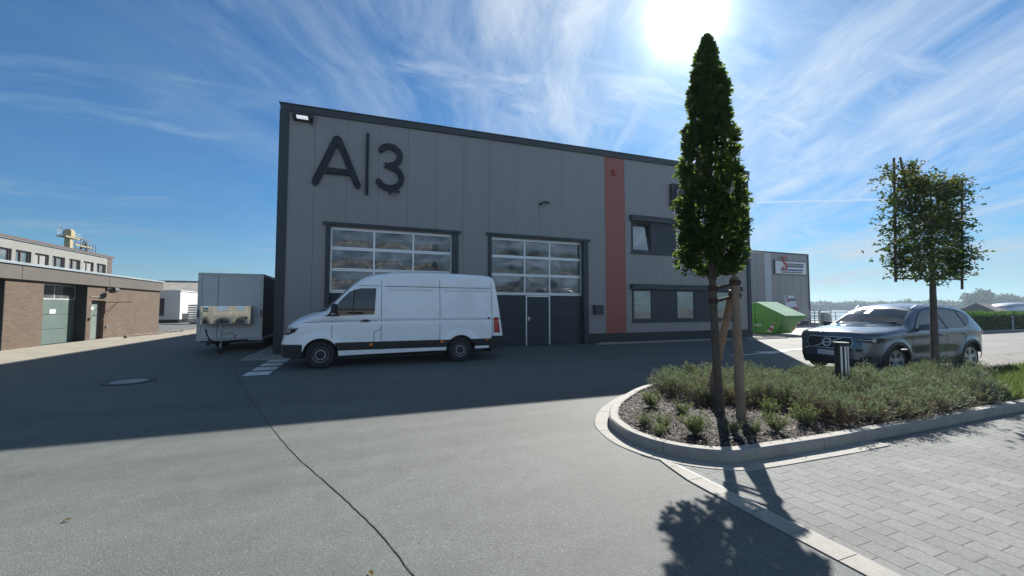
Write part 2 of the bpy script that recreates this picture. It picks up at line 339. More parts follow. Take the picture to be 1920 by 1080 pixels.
# ------------------------------------------------------------------ mesh helpers
C = S.collection
def wloc(o):
    v = Vector((0, 0, 0))
    while o is not None:
        v += o.location; o = o.parent
    return v
class MB:
    def __init__(s): s.v = []; s.f = []; s.m = []; s.cur = 0
    def add(s, vs, fs, mi=None):
        b = len(s.v); s.v += [tuple(p) for p in vs]
        for f in fs: s.f.append(tuple(i + b for i in f)); s.m.append(s.cur if mi is None else mi)
        return s
    def box(s, x0, x1, y0, y1, z0, z1, mi=None):
        if x0 > x1: x0, x1 = x1, x0
        if y0 > y1: y0, y1 = y1, y0
        vs = [(x, y, z) for z in (z0, z1) for y in (y0, y1) for x in (x0, x1)]
        return s.add(vs, [(0, 2, 3, 1), (4, 5, 7, 6), (0, 1, 5, 4), (2, 6, 7, 3), (0, 4, 6, 2), (1, 3, 7, 5)], mi)
    def hexa(s, p, mi=None):   # 8 points: bottom 4 ccw, top 4 ccw
        return s.add(p, [(3, 2, 1, 0), (4, 5, 6, 7), (0, 1, 5, 4), (1, 2, 6, 5), (2, 3, 7, 6), (3, 0, 4, 7)], mi)
    def cyl(s, p0, p1, r0, r1=None, n=12, cap=True, mi=None):
        r1 = r0 if r1 is None else r1
        p0 = Vector(p0); p1 = Vector(p1); d = (p1 - p0).normalized()
        a = d.cross(Vector((0, 0, 1)));
        if a.length < 1e-3: a = d.cross(Vector((1, 0, 0)))
        a.normalize(); b = a.cross(d)
        vs = []
        for p, r in ((p0, r0), (p1, r1)):
            for k in range(n):
                t = 2 * math.pi * k / n; vs.append(p + a * math.cos(t) * r - b * math.sin(t) * r)
        fs = [(k, (k + 1) % n, n + (k + 1) % n, n + k) for k in range(n)]
        fs = [f[::-1] for f in fs]
        if cap: fs += [tuple(range(n)), tuple(range(2 * n - 1, n - 1, -1))]
        return s.add(vs, fs, mi)
    def tube(s, pts, rad, n=8, mi=None):
        rr = rad if isinstance(rad, (list, tuple)) else [rad] * len(pts)
        pts = [Vector(p) for p in pts]; rings = []
        prev = None
        for i, p in enumerate(pts):
            d = (pts[min(i + 1, len(pts) - 1)] - pts[max(i - 1, 0)]).normalized()
            if prev is None:
                a = d.cross(Vector((0, 0, 1)));
                if a.length < 1e-2: a = d.cross(Vector((1, 0, 0)))
            else: a = prev - d * prev.dot(d)
            a.normalize(); prev = a; b = d.cross(a)
            rings.append([p + (a * math.cos(2 * math.pi * k / n) + b * math.sin(2 * math.pi * k / n)) * rr[i] for k in range(n)])
        vs = [v for r in rings for v in r]
        fs = [(i * n + k, i * n + (k + 1) % n, (i + 1) * n + (k + 1) % n, (i + 1) * n + k) for i in range(len(pts) - 1) for k in range(n)]
        fs += [tuple(range(n - 1, -1, -1)), tuple((len(pts) - 1) * n + k for k in range(n))]
        return s.add(vs, fs, mi)
    def lathe(s, prof, c, axis='Y', n=28, mi=None):   # prof (r, t along axis)
        vs = []
        for r, t in prof:
            for k in range(n):
                a = 2 * math.pi * k / n
                if axis == 'Y': vs.append((c[0] + r * math.cos(a), c[1] + t, c[2] + r * math.sin(a)))
                else: vs.append((c[0] + r * math.cos(a), c[1] + r * math.sin(a), c[2] + t))
        fs = [(i * n + k, i * n + (k + 1) % n, (i + 1) * n + (k + 1) % n, (i + 1) * n + k) for i in range(len(prof) - 1) for k in range(n)]
        return s.add(vs, fs, mi)
    def prism(s, poly, a0, a1, axis='Y', mi=None):    # poly 2D, extruded along axis
        def P(p, t):
            if axis == 'Y': return (p[0], t, p[1])
            if axis == 'X': return (t, p[0], p[1])
            return (p[0], p[1], t)
        n = len(poly)
        vs = [P(p, a0) for p in poly] + [P(p, a1) for p in poly]
        fs = [tuple(range(n)), tuple(range(2 * n - 1, n - 1, -1))] + [(k, n + k, n + (k + 1) % n, (k + 1) % n) for k in range(n)]
        return s.add(vs, fs, mi)
    def build(s, name, mats, parent=None, world=True, smooth=None, bevel=0.0):
        me = bpy.data.meshes.new(name)
        off = wloc(parent) if (parent is not None and world) else Vector((0, 0, 0))
        me.from_pydata([(x - off.x, y - off.y, z - off.z) for x, y, z in s.v], [], s.f)
        if not isinstance(mats, (list, tuple)): mats = [mats]
        for mt in mats: me.materials.append(M[mt] if isinstance(mt, str) else mt)
        if len(mats) > 1: me.polygons.foreach_set('material_index', s.m)
        bm = bmesh.new(); bm.from_mesh(me)
        bmesh.ops.recalc_face_normals(bm, faces=bm.faces)
        if bevel:
            es = [e for e in bm.edges if len(e.link_faces) == 2 and e.calc_face_angle(0) > 0.6]
            bmesh.ops.bevel(bm, geom=es, offset=bevel, segments=2, affect='EDGES', profile=0.6, clamp_overlap=True)
        bm.to_mesh(me); bm.free()
        if smooth is not None:
            me.polygons.foreach_set('use_smooth', [True] * len(me.polygons))
            try: me.set_sharp_from_angle(angle=R(smooth))
            except Exception: pass
        o = bpy.data.objects.new(name, me); C.objects.link(o)
        if parent is not None: o.parent = parent
        return o
def tag(o, label=None, cat=None, group=None, kind=None):
    if label: o['label'] = label
    if cat: o['category'] = cat
    if group: o['group'] = group
    if kind: o['kind'] = kind
    return o
def empty(name, loc=(0, 0, 0), rz=0, label=None, cat=None, group=None):
    o = bpy.data.objects.new(name, None); o.location = loc; o.rotation_euler = (0, 0, rz); o.empty_display_size = 0.3
    C.objects.link(o); return tag(o, label, cat, group)
def kids(o): return [c for c in bpy.data.objects if c.parent == o]
def copy_tree(o, parent=None):
    c = o.copy(); C.objects.link(c)
    if parent is not None: c.parent = parent
    for ch in kids(o): copy_tree(ch, c)
    return c
def struct(name, mb, mat, **k):
    o = mb.build(name, mat, None, **k); o['kind'] = 'structure'; return o
def setorigin(o, loc):
    """move a top-level mesh's origin to loc, keeping it where it is"""
    L = Vector(loc); o.data.transform(Matrix.Translation(-(L - o.location))); o.location = L; return o
def text_mesh(txt, size, ext, name, mat, parent, loc, rot, spacing=1.0, sx=1.0):
    cu = bpy.data.curves.new(name, 'FONT'); cu.body = txt; cu.size = size; cu.extrude = ext; cu.space_character = spacing
    cu.align_x = 'CENTER'; cu.align_y = 'CENTER'
    t = bpy.data.objects.new('tmp', cu); C.objects.link(t)
    dg = bpy.context.evaluated_depsgraph_get(); dg.update()
    me = bpy.data.meshes.new_from_object(t.evaluated_get(dg))
    bpy.data.objects.remove(t); bpy.data.curves.remove(cu)
    me.transform(Matrix.Translation(Vector(loc) - (wloc(parent) if parent else Vector((0, 0, 0)))) @ rot.to_4x4() @ Matrix.Diagonal((sx, 1, 1, 1)))
    me.materials.clear(); me.materials.append(M[mat]); me.name = name
    o = bpy.data.objects.new(name, me); C.objects.link(o)
    if parent: o.parent = parent
    return o

def leafmesh(name, P, D, Nn, L, Wd, mats, parent=None, mi=None, shape='leaf'):
    """P base points, D directions, Nn normals, L lengths, Wd widths (numpy arrays)"""
    P = np.asarray(P, float); D = np.asarray(D, float); Nn = np.asarray(Nn, float); n = len(P)
    D /= np.linalg.norm(D, axis=1, keepdims=True) + 1e-9
    Sd = np.cross(D, Nn); Sd /= np.linalg.norm(Sd, axis=1, keepdims=True) + 1e-9
    Nu = np.cross(Sd, D)
    L = np.asarray(L, float).reshape(-1, 1) * np.ones((n, 1)); Wd = np.asarray(Wd, float).reshape(-1, 1) * np.ones((n, 1))
    if shape == 'leaf': prof = [(0, 0, 0), (.30, .38, .03), (.55, .30, .02), (.75, .5, .0), (1, 0, -.10), (.75, -.5, .0), (.55, -.30, .02), (.30, -.38, .03)]
    elif shape == 'hex': prof = [(0, 0, 0), (.35, .5, .05), (.8, .35, 0), (1, 0, -.1), (.8, -.35, 0), (.35, -.5, .05)]
    else: prof = [(0, .5, 0), (.6, .42, .0), (1, 0, -.05), (.6, -.42, 0), (0, -.5, 0)] if shape == 'blade5' else [(0, .3, 0), (.55, .5, 0), (1, 0, 0), (.55, -.5, 0)]
    k = len(prof); V = np.zeros((n, k, 3))
    for j, (a, b, c) in enumerate(prof): V[:, j] = P + D * L * a + Sd * Wd * b + Nu * L * c
    off = np.array(wloc(parent)) if parent is not None else 0
    V = (V - off).reshape(-1, 3)
    me = bpy.data.meshes.new(name)
    me.vertices.add(n * k); me.vertices.foreach_set('co', V.ravel())
    me.loops.add(n * k); me.loops.foreach_set('vertex_index', np.arange(n * k, dtype=np.int32))
    me.polygons.add(n); me.polygons.foreach_set('loop_start', np.arange(0, n * k, k, dtype=np.int32))
    try: me.polygons.foreach_set('loop_total', np.full(n, k, dtype=np.int32))
    except Exception: pass
    for mt in mats: me.materials.append(M[mt])
    if mi is not None: me.polygons.foreach_set('material_index', np.asarray(mi, dtype=np.int32))
    me.update(calc_edges=True); me.validate()
    o = bpy.data.objects.new(name, me); C.objects.link(o)
    if parent is not None: o.parent = parent
    return o
rng = np.random.default_rng(11)
def rdir(n):
    v = rng.normal(size=(n, 3)); return v / np.linalg.norm(v, axis=1, keepdims=True)
def sm(poly, n=6, closed=False):
    """Catmull-Rom smoothing of a 2D/3D polyline"""
    P = [np.array(p, float) for p in poly]; out = []
    m = len(P); rngi = range(m if closed else m - 1)
    for i in rngi:
        if closed: p0, p1, p2, p3 = P[i - 1], P[i], P[(i + 1) % m], P[(i + 2) % m]
        else: p0, p1, p2, p3 = P[max(i - 1, 0)], P[i], P[i + 1], P[min(i + 2, m - 1)]
        for t in np.linspace(0, 1, n, endpoint=False):
            out.append(0.5 * ((2 * p1) + (-p0 + p2) * t + (2 * p0 - 5 * p1 + 4 * p2 - p3) * t * t + (-p0 + 3 * p1 - 3 * p2 + p3) * t ** 3))
    if not closed: out.append(P[-1])
    return out
def lerp(xs, ys):
    return lambda x: float(np.interp(x, xs, ys))
def pchip(pts, k=8):
    q = sm(pts, k); xs = [p[0] for p in q]; ys = [p[1] for p in q]
    for i in range(1, len(xs)): xs[i] = max(xs[i], xs[i - 1] + 1e-6)
    return lambda x: float(np.interp(x, xs, ys))
def inpoly(x, y, poly):
    r = False; n = len(poly)
    for i in range(n):
        x1, y1 = poly[i]; x2, y2 = poly[(i + 1) % n]
        if (y1 > y) != (y2 > y) and x < (x2 - x1) * (y - y1) / (y2 - y1) + x1: r = not r
    return r
def stones(poly, n, r0, r1, z, seed=1):
    """low-poly pebbles scattered in a polygon, in one builder"""
    rd = random.Random(seed); mb = MB()
    xs = [p[0] for p in poly]; ys = [p[1] for p in poly]; k = 0
    base = bmesh.new(); bmesh.ops.create_icosphere(base, subdivisions=1, radius=1)
    bv = [v.co.copy() for v in base.verts]; bf = [tuple(v.index for v in f.verts) for f in base.faces]; base.free()
    while k < n:
        x = rd.uniform(min(xs), max(xs)); y = rd.uniform(min(ys), max(ys))
        if not inpoly(x, y, poly): continue
        k += 1; r = rd.uniform(r0, r1); a = rd.uniform(0, 6.3)
        sx_, sy_, sz_ = r * rd.uniform(.8, 1.3), r * rd.uniform(.6, 1), r * rd.uniform(.45, .8)
        vs = []
        for v in bv:
            q = (v.x * sx_ * rd.uniform(.85, 1.1), v.y * sy_ * rd.uniform(.85, 1.1), v.z * sz_)
            vs.append((x + q[0] * math.cos(a) - q[1] * math.sin(a), y + q[0] * math.sin(a) + q[1] * math.cos(a), z + sz_ * .5 + q[2]))
        mb.add(vs, bf)
    return mb
# ================================================================== SETTING
def sheet(name, poly, z, mat):
    from mathutils.geometry import tessellate_polygon
    vs = [Vector((x, y, z)) for x, y in poly]
    mb = MB(); mb.add(vs, [tuple(t) for t in tessellate_polygon([vs])])
    o = mb.build(name, mat); o['kind'] = 'structure'
    if o.data.polygons[0].normal.z < 0: o.data.flip_normals()
    return o
sheet('ground', [(-900, -300), (900, -300), (900, 31), (43.5, 31), (43.5, 55), (-900, 1500)][:0] or
      [(-900, -300), (900, -300), (900, 31), (46, 31), (46, 900), (-900, 900)], 0, 'asphalt')
q = MB(); q.box(46, 900, 31, 31.6, -2.2, 0.04); q.box(46, 46.6, 31.6, 900, -2.2, 0.04)
struct('quay_edge', q, 'concrete')
wm, N, b = base_mat('water')
b.inputs['Base Color'].default_value = (0.10, 0.16, 0.20, 1); b.inputs['Roughness'].default_value = 0.22; b.inputs['IOR'].default_value = 1.33
tc = N.n.new('ShaderNodeTexCoord'); bn = N.n.new('ShaderNodeBump'); bn.inputs['Strength'].default_value = 0.8; bn.inputs['Distance'].default_value = 0.25
N.link(N.noise(N.mapping(tc.outputs['Object'], scale=(0.5, 1, 1)), 0.8, 6, 0.7), bn.inputs['Height']); N.link(bn.outputs[0], b.inputs['Normal'])
M['water'] = wm
o = sheet('water', [(46.3, 31.3), (1400, 31.3), (1400, 1400), (46.3, 1400)], -1.5, 'water')
sm_ = MB(); sm_.add([(x, y, z) for x, y, z in [(46.6, 395, -1.6), (160, 372, -1.6), (330, 300, -1.6), (420, 200, -1.6), (460, 120, -1.6), (900, 60, -1.6), (1400, 200, -1.0), (1400, 1400, 0), (46.6, 1400, 0)]] +
                    [(46.6, 397, -.7), (161, 375, -.7), (333, 303, -.7), (424, 203, -.7), (464, 122, -.7), (904, 64, -.7)],
                    [(0, 1, 10, 9), (1, 2, 11, 10), (2, 3, 12, 11), (3, 4, 13, 12), (4, 5, 14, 13), (5, 6, 14), (9, 10, 11, 12, 13, 14, 6, 7, 8)])
M['meadow'] = surf('far_meadow', (0.075, 0.10, 0.05), 0.9, var=0.3, vs=0.02)
struct('far_shore', sm_, 'meadow')
sheet('asphalt_patch', [tuple(p) for p in sm([(-2.72, 11.21), (-1.9, 8.6), (-1.15, 6.35), (-0.6, 4.8), (-0.11, 3.64), (0.29, 2.54), (0.6, 1.0), (0.8, -4)], 6)] + [(0.8, -12), (2.75, -12), (2.75, 2.6), (2.8, 4.0), (2.9, 4.6), (3.6, 5.35), (4.3, 5.85), (5.6, 6.6), (8, 6.6), (8, 9.9), (-2.35, 9.9)], 0.004, 'asphalt2')
sheet('road', [(16.2, 6.6), (120, 6.6), (120, 12.75), (32, 12.75), (20.6, 14.0), (18.2, 13.8), (17.3, 13.2)], 0.004, 'road')
sheet('quay_apron', [(20.2, 14.9), (28, 14.5), (34, 13.9), (90, 13.9), (90, 30.9), (20.2, 30.9)], 0.004, 'concrete')
sheet('sidewalk', [(-11.8, -8), (-9.15, -8), (-9.15, 29.6), (-8.2, 33.5), (-8.2, 44), (-11.8, 44)], 0.03, 'sidewalk')
k = MB(); k.box(-9.15, -9.02, -8, 29.6, -0.02, 0.034); struct('sidewalk_edging', k, 'kerb')
sheet('pavers', [(2.93, -14), (30, -14), (30, 2.88), (4.9, 2.88), (4.0, 2.92), (3.5, 3.0), (3.15, 3.2), (3.0, 3.42), (2.93, 3.45)], 0.004, 'pavers')
sheet('cobbles', [(6.4, 4.7), (60, 4.2), (60, 6.4), (6.4, 6.6)], 0.008, 'cobble')
# tar joints
def seam(pts, w, z=0.0058):
    mb = MB(); L = []; Rr = []
    rd = random.Random(len(pts))
    q = sm(pts, 14)
    for i, p in enumerate(q):
        a = q[max(i - 1, 0)]; c = q[min(i + 1, len(q) - 1)]
        d = Vector((c[0] - a[0], c[1] - a[1])); d.normalize(); n = Vector((-d.y, d.x)) * w * rd.uniform(.3, .75)
        j = rd.uniform(-.004, .004)
        L.append((p[0] + n.x + j, p[1] + n.y, z)); Rr.append((p[0] - n.x + j, p[1] - n.y, z))
    m = len(L); mb.add(L + Rr, [(i, m + i, m + i + 1, i + 1) for i in range(m - 1)]); return mb
j = seam([(-2.72, 11.21), (-1.9, 8.6), (-1.15, 6.35), (-0.6, 4.8), (-0.11, 3.64), (0.29, 2.54), (0.6, 1.0), (0.8, -4)], 0.0075)
for pts in ([(-2.66, 11.21), (-2.3, 9.9), (2, 9.85), (6.5, 9.9), (12.5, 9.75), (18, 9.7)], [(-2.3, 12.4), (6, 12.35), (16, 12.3)],
            [(-9.0, 11.2), (-6.6, 11.9), (-5.4, 12.9), (-2.9, 13.6)], [(-2.72, 11.21), (-3.0, 12.6), (-3.15, 14.2)]):
    s2 = seam(pts, 0.016); j.add(s2.v, s2.f)
struct('asphalt_joints', j, 'tar')
# dark drain line and strip of edging stones beside the pavers, then round the nose of the bed
KO = [(4.9, 2.9), (4.4, 2.92), (3.74, 2.95), (3.44, 3.01), (3.16, 3.22), (2.99, 3.5), (2.93, 3.85), (2.99, 4.2), (3.12, 4.53), (3.5, 5.02), (4.0, 5.45), (4.7, 5.93), (5.6, 6.3), (6.4, 6.4), (7.3, 6.1), (8.2, 5.4), (9.2, 4.85), (12, 4.72), (16, 4.6)]
KO = [(16, 2.9), (14.5, 2.9), (13, 2.9), (11.5, 2.9), (10, 2.9), (9, 2.9), (8, 2.9), (7, 2.9), (6.2, 2.9), (5.5, 2.9)] + KO
outl = [tuple(p) for p in sm(KO, 8)]
def offset(poly, d):
    out = []
    for i, p in enumerate(poly):
        a = poly[max(i - 1, 0)]; c = poly[min(i + 1, len(poly) - 1)]
        t = Vector((c[0] - a[0], c[1] - a[1])); t.normalize(); out.append((p[0] + t.y * d, p[1] - t.x * d))
    return out
# path runs right->left along the front then round the nose: the bed lies on its right-hand side
inl = offset(outl, 0.125); inl_b = offset(outl, 0.12)
edge_out = offset(outl, -0.19)
def band(A, B, z0a, z0b, top, name, mat, zb=-0.05):
    mb = MB(); n = len(A)
    vs = [(x, y, zb) for x, y in A] + [(x, y, top) for x, y in A] + [(x, y, top) for x, y in B] + [(x, y, zb) for x, y in B]
    fs = []
    for i in range(n - 1): fs += [(i, i + 1, n + i + 1, n + i), (n + i, n + i + 1, 2 * n + i + 1, 2 * n + i), (2 * n + i, 2 * n + i + 1, 3 * n + i + 1, 3 * n + i)]
    fs += [(0, n, 2 * n, 3 * n), (n - 1, 4 * n - 1, 3 * n - 1, 2 * n - 1)]
    mb.add(vs, fs); return mb
# kerb stones: cut the band into stones ~0.75 m long with hairline gaps
def stones_band(A, B, length, gap, top, zb=-0.05, cham=0.018):
    mb = MB(); acc = 0; start = 0; segs = []
    for i in range(1, len(A)):
        acc += math.dist(A[i], A[i - 1])
        if acc >= length or i == len(A) - 1: segs.append((start, i)); start = i; acc = 0
    for s, e in segs:
        a = [Vector(p) for p in A[s:e + 1]]; b = [Vector(p) for p in B[s:e + 1]]
        if len(a) < 2: continue
        for L in (a, b):
            d = (L[1] - L[0]).normalized(); L[0] = L[0] + d * gap; d = (L[-1] - L[-2]).normalized(); L[-1] = L[-1] - d * gap
        n = len(a); dz = random.uniform(-.002, .002)
        rows = []
        for p_, q_ in zip(a, b):
            u = (q_ - p_).normalized()
            rows.append([(p_.x, p_.y, zb), (p_.x, p_.y, top + dz - cham), ((p_ + u * cham).x, (p_ + u * cham).y, top + dz), ((q_ - u * cham * .5).x, (q_ - u * cham * .5).y, top + dz), (q_.x, q_.y, top + dz - cham * .5), (q_.x, q_.y, zb)])
        vs = [v for r in rows for v in r]; w = 6
        fs = [(i * w + k, (i + 1) * w + k, (i + 1) * w + k + 1, i * w + k + 1) for i in range(n - 1) for k in range(w - 1)]
        fs += [tuple(range(w)), tuple((n - 1) * w + k for k in range(w - 1, -1, -1))]
        mb.add(vs, fs)
    return mb
kb = stones_band(outl, inl, 0.95, 0.003, 0.125)
struct('bed_kerb', kb, 'kerb', smooth=40)
i0 = min(range(len(outl)), key=lambda i: abs(outl[i][0] - 5.6) + (outl[i][1] > 3) * 9)
i1 = min(range(len(outl)), key=lambda i: abs(outl[i][0] - 8.0) + (outl[i][1] < 4) * 9)
# gutter stones: wide at the nose, running along the kerb
eb = stones_band([tuple(p) for p in edge_out[i0:i1]], [(p[0], p[1]) for p in offset(outl, -0.004)[i0:i1]], 0.30, 0.0022, 0.012, cham=0.006)
# and the straight edging between asphalt and pavers
yy = 3.42
while yy > -8:
    w0 = 2.80 + 0.004 * math.sin(yy * 9)
    tz = 0.012 + random.uniform(-.001, .001); xa = float(np.interp(yy, [2.0, 2.9, 3.42], [2.755, 2.775, 2.905])); xb = float(np.interp(yy - .3, [2.0, 2.9, 3.42], [2.755, 2.775, 2.905]))
    eb.hexa([(xb, yy - .297, -.05), (2.935, yy - .297, -.05), (2.935, yy - .003, -.05), (xa, yy - .003, -.05), (xb, yy - .297, tz), (2.935, yy - .297, tz), (2.935, yy - .003, tz), (xa, yy - .003, tz)])
    yy -= 0.30
struct('edging_stones', eb, 'kerb')
dl = MB(); dl.box(2.936, 2.958, -8, 3.3, 0.0045, 0.006); struct('paver_joint', dl, 'dark')
# planted bed soil (slightly domed), mulch chips as stuff
bedpoly = [p for p in inl_b]
bm = bmesh.new()
vv = [bm.verts.new((x, y, 0.085)) for x, y in bedpoly]; f = bm.faces.new(vv)
bmesh.ops.triangulate(bm, faces=[f])
for it in range(5):
    es = [e for e in bm.edges if e.calc_length() > 0.35]
    if not es: break
    bmesh.ops.subdivide_edges(bm, edges=es, cuts=1); bmesh.ops.triangulate(bm, faces=bm.faces)
from mathutils import noise as mnoise
for v in bm.verts:
    if not v.is_boundary: v.co.z += 0.02 + 0.03 * mnoise.noise(v.co * 2.2)
me = bpy.data.meshes.new('bed_soil'); bm.to_mesh(me); bm.free(); me.materials.append(M['soil'])
o = bpy.data.objects.new('bed_soil', me); C.objects.link(o); o['kind'] = 'structure'
for p in me.polygons:
    if p.normal.z < 0: p.flip()
n = 9500; pts = []
rd = random.Random(3)
while len(pts) < n:
    x = 3.0 + rd.random() ** 1.25 * 4.2; y = rd.uniform(3.0, 6.3)
    if inpoly(x, y, bedpoly): pts.append((x, y, 0.10 + rd.uniform(0, .035) + 0.03 * mnoise.noise(Vector((x, y, 0.085)) * 2.2)))
D = rdir(n); D[:, 2] *= 0.35
Nn = rdir(n) * 0.6; Nn[:, 2] = 1
tag(leafmesh('bark_mulch', pts, D, Nn, rng.uniform(.02, .065, n), rng.uniform(.008, .024, n), ['chips'], shape='card'), 'loose dark bark mulch chips covering the soil at the nose of the bed', 'mulch', kind='stuff')

# painted markings
hm = MB()
for y0 in (10.66, 11.46, 12.26, 13.06):
    hm.add([(-2.45, y0, .008), (-1.93, y0, .008), (-1.93, y0 + .58, .008), (-2.45, y0 + .58, .008)], [(0, 1, 2, 3)])
struct('hatch_marking', hm, 'paint')
am = MB()
am.add([(11.2, 9.46, .010), (12.9, 9.52, .010), (12.9, 9.64, .010), (11.2, 9.58, .010)], [(0, 1, 2, 3)])
am.add([(14.3, 9.76, .010), (12.9, 10.06, .010), (12.9, 9.42, .010)], [(0, 1, 2)])
am.add([(14.2, 10.0, .010), (18.5, 10.06, .010), (18.5, 10.20, .010), (14.2, 10.12, .010)], [(0, 1, 2, 3)])
struct('road_marking', am, 'paint')
# manhole
M['plug'] = surf('plug_concrete', (0.30, 0.30, 0.28), 0.8, var=0.2, vs=8)
mh = empty('manhole_cover', (-4.47, 10.72, 0), label='round iron and concrete manhole cover set in the shaded asphalt', cat='manhole cover')
a = MB(); a.lathe([(0.44, 0.0), (0.44, 0.012), (0.40, 0.014), (0.395, 0.008)], (0, 0, 0), 'Z', 40); a.build('outer_ring', 'seam', mh, world=False)
a = MB(); a.lathe([(0.393, 0.008), (0.39, 0.014), (0.30, 0.014), (0.297, 0.006)], (0, 0, 0), 'Z', 40); a.build('iron_rim', 'dark', mh, world=False)
a = MB(); a.lathe([(0.295, 0.006), (0.29, 0.016), (0.0, 0.018)], (0, 0, 0), 'Z', 40); a.build('concrete_plug', 'plug', mh, world=False)
# leaf litter
for i, (x, y, a) in enumerate([(-1.98, 3.92, 0.4), (0.1, 2.5, 2.0)]):
    lf = MB(); q = [(0, 0, .006), (.012, .010, .014), (.03, .013, .018), (.045, 0, .010), (.03, -.012, .02), (.012, -.010, .012)]
    lf.add([(px * 1.1, py * 1.1, pz) for px, py, pz in q], [(0, 1, 2, 3, 4, 5)])
    o = lf.build('fallen_leaf', 'leafred'); o.location = (x, y, 0); o.rotation_euler = (0, 0, a)
    tag(o, ['small dry leaf lying alone on the sunlit asphalt at the left', 'small dark dry leaf on asphalt near the bottom of the picture'][i], 'leaf', 'fallen leaves on the asphalt')
# gravel beds along the hall
def gravel(poly, n, label, r0=.018, r1=.045, seed=1):
    o = stones(poly, n, r0, r1, 0.012, seed).build('gravel_bed', 'gravel', smooth=None)
    tag(o, label, 'gravel', kind='stuff')
gravel([(9.5, 14.45), (19.1, 14.45), (19.1, 14.80), (9.5, 14.80)], 2600, 'strip of grey pebbles along the foot of the hall under its office windows', seed=1)
gravel([(-3.1, 13.85), (-1.0, 13.85), (-1.0, 14.78), (-2.46, 14.8), (-2.46, 18), (-3.1, 18)], 1500, 'grey pebbles round the left foot of the hall beside the trailer', .02, .06, 2)
gravel([(17.6, 13.95), (20.2, 13.95), (21.0, 14.5), (20.4, 14.9), (19.15, 14.44), (17.6, 14.42)], 700, 'pale pebbles at the right corner of the hall in front of the skip', .02, .05, 3)
gravel([(-11.75, 26.8), (-11.2, 26.8), (-10.6, 31), (-11.0, 36), (-11.75, 36)], 900, 'pale stones along the brick wall of the low building', .03, .09, 4)
e = MB(); e.box(9.4, 17.5, 14.37, 14.44, -.03, .045); e.box(-3.2, -3.1, 13.75, 18.4, -.03, .05); e.box(-3.1, -1.0, 13.75, 13.84, -.03, .05); e.box(17.5, 20.3, 13.86, 13.93, -.03, .045)
struct('gravel_edging', e, 'kerb')

# ================================================================== MAIN HALL
YF = 14.82
hall = empty('industrial_hall', (8.25, YF, 0), label='large grey panelled commercial hall with two sectional gates and a red stripe', cat='building')
roof_z = lambda x: 8.30 + (x + 2.5) * (0.34 / 21.5)
seams = [-2.5] + [-1.51 + 1.0535 * i for i in range(12)][:12]
seams = [-2.5, -1.51, -0.49, 0.56, 1.59, 2.64, 3.69, 4.73, 5.81, 6.88, 7.96, 9.04, 10.12, 11.18, 12.25, 13.32, 14.39, 15.46, 16.53, 17.60, 18.62, 19.0]
opens = [(-0.98, 3.30, 0, 4.36), (4.80, 9.02, 0, 4.38), (11.5, 18.14, 0.92, 2.60), (11.5, 18.14, 4.05, 5.74)]
edges = sorted(set(seams + [v for o_ in opens for v in o_[:2]]))
wall = MB(); red = MB()
for x0, x1 in zip(edges[:-1], edges[1:]):
    g0 = 0.004 if x0 in seams else 0; g1 = 0.004 if x1 in seams else 0
    if x1 - x0 < 0.03: g0 = g1 = 0
    isred = abs(x0 - 10.12) < .01
    zb = 0.43 if x0 >= 9.02 else 0.0
    cuts = [(a_, b_) for (xa, xb, a_, b_) in opens if xa <= x0 + 1e-6 and x1 <= xb + 1e-6]
    z = zb; parts = []
    for a_, b_ in sorted(cuts):
        if a_ > z: parts.append((z, a_))
        z = max(z, b_)
    parts.append((z, None))
    for za, zt in parts:
        t0 = zt if zt else roof_z(x0); t1 = zt if zt else roof_z(x1)
        tgt = red if isred else wall
        tgt.hexa([(x0 + g0, YF, za), (x1 - g1, YF, za), (x1 - g1, YF + .1, za), (x0 + g0, YF + .1, za), (x0 + g0, YF, t0), (x1 - g1, YF, t1), (x1 - g1, YF + .1, t1), (x0 + g0, YF + .1, t0)])
wall.build('wall', 'panel', hall)
red.build('wall_stripe', 'panel_red', hall)['label'] = 'rust red vertical wall stripe'
bk = MB()   # body behind the cladding: front block and lower rear block
bk.hexa([(-2.5, YF + .55, 0), (19, YF + .55, 0), (19, 20.5, 0), (-2.5, 20.5, 0), (-2.5, YF + .55, 8.2), (19, YF + .55, 8.5), (19, 20.5, 8.5), (-2.5, 20.5, 8.2)])
bk.box(-2.5, 19, 20.5, 46, 0, 6.38)
bk.box(-2.5, -2.4, YF + .102, YF + .55, 0, 8.28); bk.box(18.9, 19, YF + .102, YF + .55, 0, 8.55)
bk.box(-2.38, 18.88, YF + .104, YF + .5, 5.80, 8.2); bk.box(-2.38, -1.02, YF + .104, YF + .5, 0, 5.79); bk.box(3.34, 4.76, YF + .104, YF + .5, 0, 5.79); bk.box(9.06, 11.46, YF + .104, YF + .5, 0, 5.79)
bk.box(11.46, 18.88, YF + .104, YF + .5, 2.62, 4.03); bk.box(11.46, 18.88, YF + .104, YF + .5, 0, .9); bk.box(18.16, 18.88, YF + .104, YF + .5, .9, 5.79)
bk.box(-1.02, 3.34, YF + .30, YF + .5, 4.34, 5.79); bk.box(4.76, 9.06, YF + .30, YF + .5, 4.36, 5.79)
bk.build('rear_wall', 'panel', hall)
t = MB()
t.hexa([(-2.56, YF - .07, 8.12), (19.06, YF - .07, 8.46), (19.06, YF + .35, 8.46), (-2.56, YF + .35, 8.12), (-2.56, YF - .07, 8.34), (19.06, YF - .07, 8.68), (19.06, YF + .35, 8.68), (-2.56, YF + .35, 8.34)])
t.hexa([(-2.60, YF - .10, 8.341), (19.1, YF - .10, 8.681), (19.1, YF + .38, 8.681), (-2.60, YF + .38, 8.341), (-2.60, YF - .10, 8.37), (19.1, YF - .10, 8.71), (19.1, YF + .38, 8.71), (-2.60, YF + .38, 8.37)])
